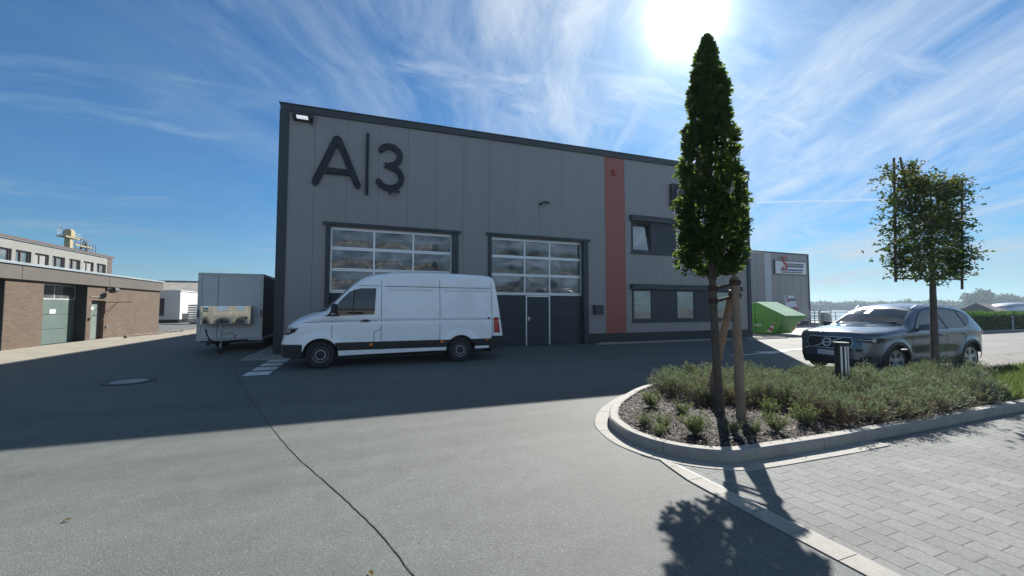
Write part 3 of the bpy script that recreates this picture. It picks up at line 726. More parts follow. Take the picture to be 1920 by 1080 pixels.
t.box(-2.6, -2.5, YF + .38, 20.6, 8.15, 8.36); t.box(-2.6, 19.1, 20.6, 20.7, 8.1, 8.36)
t.build('roof_trim', 'trim', hall, bevel=0.006)
t = MB(); t.box(-2.58, -2.30, YF - .045, YF - .002, 0, 8.12); t.box(-2.58, -2.505, YF - .002, YF + .4, 0, 8.12)
t.build('corner_trim', 'trim', hall, bevel=0.005)
t = MB(); t.box(18.74, 18.98, YF - .045, YF - .002, .43, 8.45); t.build('corner_trim', 'trim', hall, bevel=0.005)
t = MB(); t.box(9.26, 19.0, YF - .03, YF + .1, 0, .425); t.box(9.20, 19.02, YF - .06, YF - .031, .39, .44)
t.build('plinth', 'dark', hall)
# gates
def gate(x0, x1, zt, mull, rows, wicket=None, label=None):
    gy = 15.0
    g = MB(); g.box(x0 - .14, x0, YF - .06, gy + .02, 0, zt + .02); g.box(x1, x1 + .22, YF - .06, gy + .02, 0, zt + .02)
    g.box(x0 - .24, x1 + .32, YF - .10, gy + .02, zt + .021, zt + .12)
    g.build('gate_surround', 'trim', hall, bevel=0.006)
    g = MB()   # leaf: insulated panels
    segs = [(x0, x1)]
    if wicket: segs = [(x0, wicket[0] - .05), (wicket[1] + .05, x1)]
    zb = rows[-1]
    gd = None
    for a_, b_ in segs:
        g = MB()
        for h0 in np.linspace(0.02, zb - .04, 5)[:-1]: g.box(a_, b_, gy, gy + .05, h0, h0 + (zb - .06) / 4 - .008)
        go = g.build('gate' if gd is None else 'gate_panel', 'gate', gd or hall, bevel=0.004)
        gd = gd or go
    if label: gd['label'] = label
    fr = MB()
    fr.box(x0, x1, gy - .012, gy + .05, zt - .10, zt)
    for r in rows[1:]:
        fr.box(x0, x1, gy - .012, gy + .05, r - .055, r - .004); fr.box(x0, x1, gy - .014, gy + .05, r + .004, r + .05)
    zs = rows
    for i in range(len(zs) - 1):
        for m in [x0 + .03] + mull + [x1 - .03]:
            fr.box(m - .028, m + .028, gy - .010, gy + .05, zs[i + 1] + .05, (zs[i] - .055 if i else zt - .10))
    fr.build('window_frame', 'alu', gd)
    cols = [x0 + .03] + mull + [x1 - .03]
    for i in range(len(zs) - 1):
        for c0, c1 in zip(cols[:-1], cols[1:]):
            p = MB(); za = zs[i + 1] + .05; zb2 = (zs[i] - .055 if i else zt - .10)
            # double-walled plastic pane: slightly pillowed
            nx, nz = 12, 8; vs = []
            for a_ in range(nz + 1):
                for b_ in range(nx + 1):
                    u = b_ / nx; v = a_ / nz
                    vs.append((c0 + .028 + (c1 - c0 - .056) * u, gy + .014 - .030 * math.sin(math.pi * u) * math.sin(math.pi * v), za + (zb2 - za) * v))
            p.add(vs, [(a_ * (nx + 1) + b_, a_ * (nx + 1) + b_ + 1, (a_ + 1) * (nx + 1) + b_ + 1, (a_ + 1) * (nx + 1) + b_) for a_ in range(nz) for b_ in range(nx)])
            p.build('window_pane', 'gateglass', gd, smooth=60)
    # dark hall behind
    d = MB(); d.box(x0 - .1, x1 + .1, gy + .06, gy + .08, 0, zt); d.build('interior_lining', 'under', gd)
    if wicket:
        w0, w1, wz = wicket
        f = MB(); f.box(w0 - .05, w0, gy - .02, gy + .04, .02, wz + .05); f.box(w1, w1 + .05, gy - .02, gy + .04, .02, wz + .05); f.box(w0, w1, gy - .02, gy + .04, wz, wz + .05)
        f.build('door_frame', 'alu', gd)
        f = MB()
        for h0 in np.linspace(0.03, wz - .01, 5)[:-1]: f.box(w0 + .005, w1 - .005, gy - .004, gy + .05, h0, h0 + (wz - .04) / 4 - .007)
        dr = f.build('wicket_door', 'gate', hall, bevel=.004)
        h = MB(); h.box(w0 + .05, w0 + .09, gy - .03, gy - .005, 1.02, 1.20); h.box(w0 + .055, w0 + .19, gy - .055, gy - .035, 1.10, 1.125); h.build('door_handle', 'alu', dr)
    return gd
gate(-0.97, 3.27, 4.36, [0.46, 1.83], [4.36, 3.62, 2.88, 2.12])
gate(4.82, 8.98, 4.38, [6.31, 7.45], [4.38, 3.62, 2.88, 2.12], wicket=(6.41, 7.41, 2.0))
# office window bands
def winband(zs, zt, box0, box1, wins, tilt=None):
    fy = YF + .05
    f = MB(); f.box(11.5, 11.56, YF - .02, fy + .06, zs, zt); f.box(18.08, 18.14, YF - .02, fy + .06, zs, zt); f.box(11.56, 18.08, YF - .02, fy + .06, zs, zs + .06); f.box(11.44, 18.2, YF - .06, YF - .021, zs - .05, zs + .02)
    fr = f.build('window_band_frame', 'trim', hall, bevel=.004)
    last = 11.56
    for w0, w1 in list(wins) + [(18.084, 0)]:
        if w0 - last > .02:
            p = MB(); p.box(last + .004, w0 - .004, fy - .02, fy + .04, zs + .06, zt); p.build('infill_panel', 'gate', fr)
        last = w1
    b_ = MB(); b_.box(11.42, 18.24, YF - .17, YF - .003, box0, box1); b_.box(11.40, 18.26, YF - .18, YF - .003, box1 + .001, box1 + .02)
    b_.build('shutter_box', 'trim', hall, bevel=.008)
    for i, (w0, w1) in enumerate(wins):
        w = MB()
        for (a0, a1, c0, c1) in ((w0, w0 + .07, zs + .06, zt), (w1 - .07, w1, zs + .06, zt), (w0 + .07, w1 - .07, zs + .06, zs + .13), (w0 + .07, w1 - .07, zt - .07, zt)):
            w.box(a0, a1, fy - .03, fy + .04, c0, c1)
        wo = w.build('window', 'trim', hall, bevel=.003)
        g = MB(); tl = 0.0
        if tilt == i:
            tl = -0.0
            g.add([(w0 + .10, fy + .015, zs + .16), (w1 - .10, fy + .015, zs + .16), (w1 - .26, fy + .17, zt - .12), (w0 + .10, fy + .17, zt - .12)], [(0, 1, 2, 3)])
            s_ = MB(); s_.add([(w1 - .17, fy + .0, zs + .14), (w1 - .10, fy + .0, zs + .14), (w1 - .19, fy + .16, zt - .10), (w1 - .26, fy + .16, zt - .10)], [(0, 1, 2, 3)]); s_.box(w0 + .07, w1 - .07, fy + .16, fy + .2, zt - .2, zt - .08)
            s_.build('tilted_sash', 'trim', wo)
        else:
            g.add([(w0 + .07, fy + .01, zs + .13), (w1 - .07, fy + .01, zs + .13), (w1 - .07, fy + .01, zt - .07), (w0 + .07, fy + .01, zt - .07)], [(0, 1, 2, 3)])
        g.build('pane', 'winglass', wo)
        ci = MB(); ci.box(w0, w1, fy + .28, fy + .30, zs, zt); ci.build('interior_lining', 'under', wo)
wl = [(11.56, 12.68), (14.06, 15.24), (16.6, 17.74)]
winband(.92, 2.39, 2.39, 2.60, wl)
winband(4.05, 5.52, 5.52, 5.74, wl, tilt=0)

# things fixed to the hall
def plate(name, label, cat, x0, x1, z0, z1, d, mat, group=None):
    mb = MB(); mb.box(x0, x1, YF - d, YF - .003, z0, z1); o = mb.build(name, mat, bevel=.01); setorigin(o, ((x0 + x1) / 2, YF, z0)); return tag(o, label, cat, group)
sg = empty('hall_number_sign', (0.1, YF, 5.5), label='big dark raised characters A|3 on the grey hall wall', cat='sign')
def stroke(mb, pts, w, y0, y1, closed=False):
    q = [Vector(p) for p in pts]; n = len(q); Lf = []; Rt = []
    for i, p in enumerate(q):
        a_ = q[max(i - 1, 0)]; c = q[min(i + 1, n - 1)]; d = (c - a_).normalized(); nn = Vector((-d.y, d.x)) * w / 2
        Lf.append(p + nn); Rt.append(p - nn)
    for i in range(n - 1):
        P = [Lf[i], Lf[i + 1], Rt[i + 1], Rt[i]]
        mb.add([(p.x, y0, p.y) for p in P] + [(p.x, y1, p.y) for p in P], [(0, 1, 2, 3), (7, 6, 5, 4), (0, 4, 5, 1), (1, 5, 6, 2), (2, 6, 7, 3), (3, 7, 4, 0)])
a = MB()
ya, yb = YF - .13, YF - .05
a.prism([(-1.56, 5.80), (-1.34, 5.80), (-1.06, 6.32), (-.54, 6.32), (-.28, 5.82), (-.06, 5.82), (-.07, 5.90), (-.72, 7.43), (-.80, 7.48), (-.88, 7.43), (-1.56, 5.88)][::1], ya, yb)
# triangular counter of the A is cut out by building it from strokes instead
a = MB()
stroke(a, [(-1.47, 5.80), (-.83, 7.40)], .215, ya, yb)
stroke(a, [(-.13, 5.82), (-.79, 7.40)], .215, ya + .003, yb - .001)
stroke(a, [(-1.22, 6.24), (-.40, 6.24)], .20, ya + .006, yb - .002)
a.cyl((-.81, ya + .008, 7.385), (-.81, yb - .003, 7.385), .10, n=20)
for x_, z_ in ((-1.47, 5.80), (-.13, 5.82)): a.cyl((x_, ya + .008, z_), (x_, yb - .003, z_), .106, n=20)
a.build('letter', 'letters', sg)
a = MB(); stroke(a, [(.17, 5.56), (.17, 7.70)], .10, ya, yb)
for z_ in (5.56, 7.70): a.cyl((.17, ya + .004, z_), (.17, yb - .004, z_), .05, n=16)
a.build('bar', 'letters', sg)
a = MB()
up = [(.93 + .355 * math.cos(t_), 7.03 + .345 * math.sin(t_)) for t_ in np.linspace(R(148), R(-88), 28)]
lo = [(.93 + .415 * math.cos(t_), 6.235 + .385 * math.sin(t_)) for t_ in np.linspace(R(88), R(-152), 30)]
stroke(a, up, .20, ya, yb); stroke(a, lo, .20, ya + .003, yb - .001)
stroke(a, [(.76, 6.66), (1.0, 6.66)], .185, ya + .006, yb - .002)
for x_, z_ in (up[0], lo[-1]): a.cyl((x_, ya + .008, z_), (x_, yb - .003, z_), .10, n=18)
a.build('numeral', 'letters', sg)
for x_, z_ in ((-1.3, 6.1), (-.3, 6.1), (-.82, 7.2), (.17, 5.9), (.17, 7.3), (.93, 7.33), (.93, 6.62), (.93, 5.88)):
    st = MB(); st.cyl((x_, YF - .06, z_), (x_, YF, z_), .02, n=8); st.build('standoff', 'dark', sg)
def floodlight(x, z, label):
    r = empty('floodlight', (x, YF, z), label=label, cat='floodlight', group='box floodlights under the roof edge of the hall')
    b_ = MB(); b_.hexa([(x - .30, YF - .34, z + .02), (x + .30, YF - .34, z + .02), (x + .30, YF - .01, z - .04), (x - .30, YF - .01, z - .04), (x - .30, YF - .30, z + .24), (x + .30, YF - .30, z + .24), (x + .30, YF - .01, z + .24), (x - .30, YF - .01, z + .24)])
    b_.build('housing', 'dark', r, bevel=.015)
    l = MB(); l.hexa([(x - .17, YF - .35, z + .015), (x + .17, YF - .35, z + .015), (x + .17, YF - .2, z - .02), (x - .17, YF - .2, z - .02), (x - .17, YF - .345, z + .04), (x + .17, YF - .345, z + .04), (x + .17, YF - .2, z + .02), (x - .17, YF - .2, z + .02)])
    l.build('lens', M_lamp, r)
    a_ = MB(); a_.tube([(x + .24, YF - .05, z - .03), (x + .24, YF - .16, z - .10), (x + .30, YF - .05, z - .14)], .015); a_.build('bracket', 'dark', r)
M_lamp = emis('lamp_lens', (0.8, 0.87, 0.92), 0.3)
floodlight(-1.88, 7.86, 'dark box floodlight with a bright lens at the left end of the hall roof edge')
floodlight(18.42, 8.12, 'dark box floodlight at the right end of the hall roof edge')
def wall_lamp(x, z, label):
    r = empty('wall_lamp', (x, YF, z), label=label, cat='wall lamp', group='small lamps on arms on the hall wall')
    b_ = MB(); b_.box(x - .10, x - .02, YF - .05, YF - .003, z - .05, z + .05); b_.build('mount', 'trim', r, bevel=.006)
    b_ = MB(); b_.tube([(x - .06, YF - .04, z), (x + .0, YF - .16, z + .02), (x + .1, YF - .22, z + .03)], .018); b_.build('arm', 'trim', r)
    b_ = MB(); b_.hexa([(x - .06, YF - .32, z + .0), (x + .26, YF - .32, z + .0), (x + .26, YF - .14, z), (x - .06, YF - .14, z), (x - .03, YF - .30, z + .06), (x + .23, YF - .30, z + .06), (x + .23, YF - .16, z + .06), (x - .03, YF - .16, z + .06)])
    b_.build('lamp_head', 'trim', r, bevel=.008)
wall_lamp(1.02, 5.68, 'small lamp on an arm just below the numeral 3 of the hall sign')
wall_lamp(7.0, 5.85, 'small lamp on an arm above the second sectional gate')
al = plate('alarm_siren', 'small red alarm siren box high on the red wall stripe', 'alarm', 10.52, 10.72, 7.50, 7.76, .09, 'red')
mbx = empty('mailbox', (9.68, YF, 1.25), label='dark grey wall mailbox beside the right gate of the hall', cat='mailbox')
b_ = MB(); b_.box(9.45, 9.90, YF - .14, YF - .003, 1.25, 1.64); b_.build('body', 'trim', mbx, bevel=.01)
b_ = MB(); b_.hexa([(9.43, YF - .17, 1.60), (9.92, YF - .17, 1.60), (9.92, YF - .002, 1.645), (9.43, YF - .002, 1.645), (9.43, YF - .17, 1.62), (9.92, YF - .17, 1.62), (9.92, YF - .002, 1.67), (9.43, YF - .002, 1.67)]); b_.build('flap', 'trim', mbx)
b_ = MB(); b_.cyl((9.67, YF - .15, 1.46), (9.67, YF - .138, 1.46), .014, n=12); b_.build('lock', 'alu', mbx)
gs = empty('company_sign', (14.35, YF, 6.38), label='square dark sign box with an outlined letter g, half hidden by the columnar tree', cat='sign')
b_ = MB(); b_.box(13.77, 14.92, YF - .16, YF - .003, 6.38, 7.46); b_.build('sign_box', 'letters', gs, bevel=.012)
b_ = MB()
for c_ in ((13.83, 13.86, 6.44, 7.40), (14.83, 14.86, 6.44, 7.40), (13.86, 14.83, 6.44, 6.47), (13.86, 14.83, 7.37, 7.40)): b_.box(c_[0], c_[1], YF - .168, YF - .161, c_[2], c_[3])
b_.build('border', 'trim', gs)
M['signlight'] = surf('pale_letter', (0.28, 0.32, 0.42), 0.4)
gl = MB()
stroke(gl, [(14.26 + .19 * math.cos(t_), 7.0 + .20 * math.sin(t_)) for t_ in np.linspace(0, 2 * math.pi, 30)], .05, YF - .185, YF - .162)
stroke(gl, [(14.24 + .24 * math.cos(t_), 6.68 + .09 * math.sin(t_)) for t_ in np.linspace(0, 2 * math.pi, 30)], .04, YF - .184, YF - .163)
stroke(gl, [(14.38, 7.14), (14.52, 7.22)], .05, YF - .183, YF - .164); stroke(gl, [(14.14, 6.84), (14.10, 6.78), (14.2, 6.75)], .035, YF - .182, YF - .165)
gl.build('letter', 'signlight', gs)
sl = MB(); sl.box(9.6, 10.5, 14.5, 14.62, .03, .075); o = sl.build('concrete_slab', 'concrete', bevel=.004); setorigin(o, (10.05, 14.56, 0)); tag(o, 'short pale slab lying on the pebbles right of the gate', 'slab')
# ================================================================== VEHICLES
def vbody(us, zs, top, sbot, hw, crown, warp, classify, nroof=9):
    """skin of a vehicle as separate builders by part name; front at x=0, near side -y"""
    fr = list(np.linspace(1, 0, nroof))
    rings = []
    for u in us:
        t = top(u); b = sbot(u); ring = []
        for z in zs: zz = min(max(z, b), t); ring.append((u, -hw(u, zz, t), zz))
        wt = hw(u, t, t)
        for f in fr[1:]: ring.append((u, -wt * f, t + crown(u) * (1 - f * f)))
        ring += [(x, -y, z) for x, y, z in ring[-2::-1]]
        rings.append([warp(*p) for p in ring])
    n = len(rings[0]); out = {}; nz = len(zs)
    def put(pts, side):
        c = [sum(p[i] for p in pts) / len(pts) for i in range(3)]
        uq = []
        for p in pts:
            if all(math.dist(p, q_) > 1e-5 for q_ in uq): uq.append(p)
        if len(uq) < 3: return
        out.setdefault(classify(c, side), []).append(uq)
    for i in range(len(us) - 1):
        for k in range(n - 1):
            put([rings[i][k], rings[i + 1][k], rings[i + 1][k + 1], rings[i][k + 1]], 'skin')
    for i, s in ((0, 'front'), (len(us) - 1, 'rear')):
        u = us[i]; t = top(u); b = sbot(u); ny = 12
        rows = [min(max(z, b), t) for z in zs]
        for a, c in zip(rows[:-1], rows[1:]):
            if c - a < 1e-4: continue
            for k in range(ny):
                f0 = -1 + 2 * k / ny; f1 = -1 + 2 * (k + 1) / ny
                put([warp(u, hw(u, a, t) * f0, a), warp(u, hw(u, a, t) * f1, a), warp(u, hw(u, c, t) * f1, c), warp(u, hw(u, c, t) * f0, c)], s)
        # close the sliver between last row and crown
        put([warp(u, hw(u, t, t) * f, t) for f in (-1, 1)] + [warp(u, hw(u, t, t) * f, t + crown(u) * (1 - f * f)) for f in (.75, .5, .25, 0, -.25, -.5, -.75)], s)
    return out
def skin(faces, name, mat, parent, smooth=35):
    bm = bmesh.new()
    for f in faces:
        try: bm.faces.new([bm.verts.new(p) for p in f])
        except ValueError: pass
    bmesh.ops.remove_doubles(bm, verts=bm.verts, dist=2e-4)
    bmesh.ops.recalc_face_normals(bm, faces=bm.faces)
    me = bpy.data.meshes.new(name); bm.to_mesh(me); bm.free()
    me.materials.append(M[mat]); me.polygons.foreach_set('use_smooth', [True] * len(me.polygons))
    me.set_sharp_from_angle(angle=R(smooth))
    o = bpy.data.objects.new(name, me); C.objects.link(o); o.parent = parent
    return o
def bvh_of(faces_lists):
    vs = []; fs = []
    for fl in faces_lists:
        for f in fl:
            b = len(vs); vs += [Vector(p) for p in f]; fs.append(tuple(range(b, b + len(f))))
    return BVHTree.FromPolygons(vs, fs)
def decal(bvh, poly, d, off, name, mat, parent, sub=.07, thick=0.0, smooth=40, o0=(0, 0, 0)):
    """poly in (s, z) seen along direction d; projected on the skin, lifted by off"""
    d = Vector(d).normalized(); rt = Vector((0, 0, 1)).cross(d).normalized() if abs(d.z) < .9 else Vector((1, 0, 0))
    upv = Vector((0, 0, 1)) if abs(d.z) < .9 else Vector((0, 1, 0))
    rt = -rt if abs(d.z) < .9 else rt   # s grows to the viewer's right when looking along d
    bm = bmesh.new()
    f = bm.faces.new([bm.verts.new((p[0], p[1], 0)) for p in poly])
    bmesh.ops.triangulate(bm, faces=[f])
    for it in range(7):
        es = [e for e in bm.edges if e.calc_length() > sub]
        if not es: break
        bmesh.ops.subdivide_edges(bm, edges=es, cuts=1); bmesh.ops.triangulate(bm, faces=bm.faces)
    bad = []
    for v in bm.verts:
        o = Vector(o0) + rt * v.co.x + upv * v.co.y - d * 6
        h = bvh.ray_cast(o, d)
        if h[0] is None: bad.append(v); continue
        nn = h[1] if h[1].dot(d) < 0 else -h[1]
        v.co = h[0] - d * off * .5 + nn * off * .5
    if bad: bmesh.ops.delete(bm, geom=bad, context='VERTS')
    if thick:
        r_ = bmesh.ops.extrude_face_region(bm, geom=bm.faces[:])
        for v in [g for g in r_['geom'] if isinstance(g, bmesh.types.BMVert)]: v.co -= d * thick
    bmesh.ops.recalc_face_normals(bm, faces=bm.faces)
    me = bpy.data.meshes.new(name); bm.to_mesh(me); bm.free()
    if len(me.polygons) and not thick:
        s_ = sum(p.normal.dot(d) * p.area for p in me.polygons)
        if s_ > 0: me.flip_normals()
    me.materials.append(M[mat]); me.polygons.foreach_set('use_smooth', [True] * len(me.polygons)); me.set_sharp_from_angle(angle=R(smooth))
    o = bpy.data.objects.new(name, me); C.objects.link(o); o.parent = parent
    return o
def ribbon(pts, w):
    q = [Vector(p) for p in pts]; L = []; Rr = []
    for i, p in enumerate(q):
        a = q[max(i - 1, 0)]; c = q[min(i + 1, len(q) - 1)]; t = (c - a).normalized(); n = Vector((-t.y, t.x)) * w / 2
        L.append(tuple(p + n)); Rr.append(tuple(p - n))
    return L + Rr[::-1]
SIDE = (0, 1, 0)   # looking along +y: s = +x
def wheel(parent, c, r, w, rimr, kind, out=-1):
    """tyre part with a rim sub-part; out=-1 for the near side"""
    t = MB(); s = out
    t.lathe([(rimr, s * -w * .1), (rimr, s * w * .42), (rimr + .02, s * w * .48), (r - .05, s * w * .5), (r - .018, s * w * .44), (r, s * w * .34), (r, -s * w * .34), (r - .018, -s * w * .44), (r - .05, -s * w * .5), (rimr, -s * w * .45)], (0, 0, 0), 'Y', 40)
    to = t.build('tyre', 'tyre', parent, world=False, smooth=35); to.location = c
    if kind == 'steel':
        d = MB(); d.lathe([(rimr + .004, s * w * .40), (rimr - .006, s * w * .43), (rimr - .012, s * w * .33), (rimr - .03, s * w * .28)], (0, 0, 0), 'Y', 40)
        d.lathe([(rimr * .66, s * w * .28), (rimr * .61, s * w * .37), (rimr * .52, s * w * .37), (rimr * .49, s * w * .30)], (0, 0, 0), 'Y', 40, mi=1)
        rm = d.build('rim', ['rimsteel', 'rimring'], to, world=False, smooth=35)
        d = MB(); d.lathe([(rimr - .04, s * w * .16), (rimr * .5, s * w * .20), (rimr * .45, s * w * .30), (.06, s * w * .38), (0, s * w * .38)], (0, 0, 0), 'Y', 32)
        for k in range(6):
            a = k * math.pi / 3; d.cyl((math.cos(a) * .075, s * w * .30, math.sin(a) * .075), (math.cos(a) * .075, s * w * .42, math.sin(a) * .075), .014, n=8)
        d.build('hub', 'dark', to, world=False, smooth=35)
    else:
        d = MB(); d.lathe([(rimr + .004, s * w * .36), (rimr + .004, s * w * .46), (rimr - .018, s * w * .45), (rimr - .03, s * w * .1)], (0, 0, 0), 'Y', 40)
        for k in range(5):
            a0 = k * 2 * math.pi / 5 + .3
            for da in (-.17, .17):
                p = []
                for rr, hwid, yy_ in ((.05, .030, .36), (rimr - .008, .020, .42)):
                    a = a0 + da * (rr / rimr)
                    ex = (math.cos(a), math.sin(a)); ey = (-math.sin(a), math.cos(a))
                    p.append([(ex[0] * rr + ey[0] * h_, s * w * yy_, ex[1] * rr + ey[1] * h_) for h_ in (-hwid, hwid)])
                q_ = [p[0][0], p[0][1], p[1][1], p[1][0]]
                d.add(q_ + [(x, y - s * .03, z) for x, y, z in q_], [(0, 1, 2, 3), (7, 6, 5, 4), (0, 4, 5, 1), (1, 5, 6, 2), (2, 6, 7, 3), (3, 7, 4, 0)])
        d.lathe([(.075, s * w * .34), (.07, s * w * .43), (.035, s * w * .44), (0, s * w * .44)], (0, 0, 0), 'Y', 20)
        d.build('rim', 'rimalu', to, world=False, smooth=35)
        d = MB(); d.lathe([(rimr - .02, s * w * .08), (.04, s * w * .10), (0, s * w * .1)], (0, 0, 0), 'Y', 32); d.build('brake_disc', 'under', to, world=False)
    return to

# ---------------------------------------------------------------- delivery van
van = empty('delivery_van', (-1.86, 12.25, 0), label='white high-roof delivery van with dark lower band parked in front of the left gate', cat='van')
vtop = pchip([(0, .60), (.02, .70), (.07, .88), (.15, 1.05), (.30, 1.17), (.50, 1.275), (.86, 1.40), (.99, 1.46), (1.30, 1.76), (1.62, 2.08), (1.90, 2.31), (2.2, 2.44), (2.86, 2.53), (3.9, 2.555), (4.9, 2.54), (5.4, 2.515), (5.56, 2.49), (5.62, 2.44)])
WA = [(.95, .345), (4.60, .345)]; WR = .425
def vsbot(u):
    b = float(np.interp(u, [0, .25, .7, 5.3, 5.62], [.30, .27, .30, .37, .40]))
    for cx, cz in WA:
        if abs(u - cx) < WR: b = max(b, cz + math.sqrt(WR ** 2 - (u - cx) ** 2))
    return b
vplan = pchip([(0, .80), (.15, .88), (.4, .945), (.9, .985), (1.5, 1.0), (5.2, 1.0), (5.62, .985)])
def sstep(a, b, x):
    t = min(max((x - a) / (b - a), 0), 1); return t * t * (3 - 2 * t)
def vhw(u, z, t):
    w = vplan(u)
    w -= .10 * max(0, z - 1.35) ** 1.35
    w -= .03 * max(0, .6 - z) / .3
    r = .16 if u > 1.7 else .10
    if z > t - r: w -= r - math.sqrt(max(r * r - (z - (t - r)) ** 2, 0))
    # flares over the wheels
    for cx, cz in WA:
        d = math.hypot(u - cx, z - cz)
        w += .028 * (1 - sstep(.50, .60, d)) if d < .62 else 0
    # crease below the waist and pressed panels
    w -= .020 * (1 - sstep(.0, .05, abs(z - 1.195)))
    for a, b_ in ((2.52, 3.90), (4.10, 5.45)):
        w -= .028 * sstep(a, a + .05, u) * (1 - sstep(b_ - .05, b_, u)) * sstep(1.30, 1.36, z) * (1 - sstep(2.02, 2.08, z))
    if u > 2.42: w -= .012 * (1 - sstep(.0, .03, abs(z - 2.12)))
    return w
vcrown = lerp([0, .2, 1, 1.7, 2.5, 5.3, 5.62], [.02, .05, .07, .06, .05, .05, .03])
def vwarp(x, y, z):
    k = (1 - sstep(.0, .62, x)) * (1 - sstep(1.0, 1.3, z)) + (1 - sstep(.0, 2.0, x)) * sstep(1.0, 1.3, z)
    x2 = x + .24 * abs(y / 1.0) ** 2.6 * k - .10 * k
    if x > 5.0: x2 += (2.5 - min(z, 2.5)) * .145 * sstep(5.0, 5.62, x)
    return (x2 + .06 * k, y, z)
vus = sorted(set([0, .01, .025, .045, .07, .10, .14, .18, .24] + list(np.round(np.arange(.30, 5.62, .055), 4)) + [5.5, 5.55, 5.59, 5.62] + [cx + WR * math.cos(a) for cx, _ in WA for a in np.linspace(0, math.pi, 25)]))
vzs = sorted(set([.25, .30, .37, .44, .50, .56, .62, .65, .72, .80] + list(np.round(np.arange(.86, 2.58, .043), 3)) + [1.17, 1.195, 1.22, 2.11, 2.13]))
def vclass(c, side):
    x, y, z = c
    if z < .44:
        return 'front_bumper' if x < .62 else ('sill' if x < 5.5 else 'rear_bumper')
    if x < .52 and z < .62: return 'front_bumper'
    if x > 5.50 and z < .70: return 'rear_bumper'
    if z < .65 and x > 1.3: return 'lower_cladding'
    return 'body'
vf = vbody(vus, vzs, vtop, vsbot, vhw, vcrown, vwarp, vclass)
for nm, mt in (('body', 'vanwhite'), ('sill', 'vanwhite'), ('front_bumper', 'dark'), ('rear_bumper', 'dark'), ('lower_cladding', 'dark')):
    if nm == 'lower_cladding':
        for s_ in (-1, 1):
            for lo_, hi_ in ((0, 4.6), (4.6, 9)):
                skin([f for f in vf[nm] if f[0][1] * s_ > 0 and lo_ < sum(p[0] for p in f) / len(f) < hi_], nm, mt, van, 32)
    elif nm == 'sill':
        for s_ in (-1, 1):
            for lo_, hi_ in ((0, 4.6), (4.6, 9)): skin([f for f in vf[nm] if f[0][1] * s_ > 0 and lo_ < sum(p[0] for p in f) / len(f) < hi_], nm, mt, van, 32)
    else: skin(vf[nm], nm, mt, van, 32)
vb = bvh_of(vf.values())
u_ = MB(); u_.box(.25, 5.6, -.72, .72, .24, .40); u_.box(.62, 1.36, -.86, .86, .55, .95); u_.box(4.05, 5.15, -.93, .93, .55, 1.05); u_.box(1.5, 4.05, -.9, .9, .36, .40); u_.box(5.1, 5.6, -.9, .9, .38, .41)
u_.build('underbody', 'under', van, world=False)
DK = 'seam'
ws = decal(vb, [(-.80, 1.47), (-.45, 1.43), (0, 1.42), (.45, 1.43), (.80, 1.47), (.70, 2.02), (.4, 2.08), (0, 2.10), (-.4, 2.08), (-.70, 2.02)], (1, 0, 0), .006, 'windscreen', 'carglass', van)
sw = decal(vb, [(1.12, 1.345), (1.24, 1.53), (1.42, 1.76), (1.60, 1.95), (1.74, 2.03), (1.90, 2.07), (2.28, 2.075), (2.245, 1.375), (1.6, 1.35)], SIDE, .006, 'side_window', 'carglass', van)
decal(vb, ribbon([(1.735, 2.02), (1.71, 1.36)], .035), SIDE, .010, 'window_divider', 'dark', sw)
decal(vb, [(1.02, 1.33), (1.40, 1.33), (1.36, 1.375), (1.22, 1.375), (1.30, 1.60), (1.22, 1.53), (1.12, 1.38)], SIDE, .012, 'mirror_mount', 'dark', van)
for pts in ([(1.21, 1.30), (1.215, .68)], [(2.42, 2.44), (2.42, .42)], [(3.995, 2.47), (3.995, .42)], [(5.53, 2.42), (5.56, .66)], [(1.0, 1.335), (1.1, 1.52), (1.32, 1.82), (1.55, 2.05), (1.72, 2.13), (2.42, 2.14)],
            [(2.42, .98), (2.27, .92), (2.24, .86), (2.235, .45)], [(.55, 1.17), (1.3, 1.195), (2.3, 1.2)]):
    decal(vb, ribbon(sm([np.array(p) for p in pts], 5), .012), SIDE, .004, 'door_gap', DK, van, sub=.2)
decal(vb, ribbon([(2.5, 2.135), (5.5, 2.12)], .016), SIDE, .004, 'rain_channel', DK, van, sub=.2)
h = MB(); h.box(1.90, 2.14, -1.035, -.98, 1.185, 1.215); h.box(1.97, 2.08, -1.03, -.98, 1.20, 1.24); h.build('door_handle', 'dark', van, world=False, bevel=.008)
for x_, z_ in ((2.17, .575), (4.06, .600), (5.40, .625)):
    h = MB(); h.box(x_ - .045, x_ + .045, -1.0 - .012 + (.0), -.96, z_ - .028, z_ + .028); h.build('side_marker', 'orange', van, world=False, bevel=.005)
h = MB(); h.lathe([(.0, -.012), (.030, -.010), (.034, .0)], (5.44, -1.0, 1.25), 'Y', 16); h.build('door_lock', 'dark', van, world=False)
# headlight wraps the corner
dg_ = (1, .75, 0)
hl = decal(vb, [(.545, .90), (.62, .86), (.80, .86), (.95, .93), (1.02, 1.035), (.86, 1.06), (.68, 1.06), (.56, 1.04)], dg_, .008, 'headlight', 'dark', van, sub=.04)
decal(vb, [(.60, 1.02), (.99, 1.022), (1.01, 1.05), (.62, 1.058)], dg_, .016, 'lamp_strip', 'white', hl, sub=.04)
decal(vb, [(.70, .91), (.74, .90), (.75, 1.0), (.70, 1.0)], dg_, .016, 'lamp_reflector', 'alu', hl, sub=.04)
decal(vb, [(.80, .91), (.84, .92), (.85, 1.0), (.80, 1.0)], dg_, .016, 'lamp_reflector', 'alu', hl, sub=.04)
decal(vb, [(-.50, .74), (.50, .74), (.56, .98), (-.56, .98)], (1, 0, 0), .008, 'grille', 'dark', van, sub=.06)
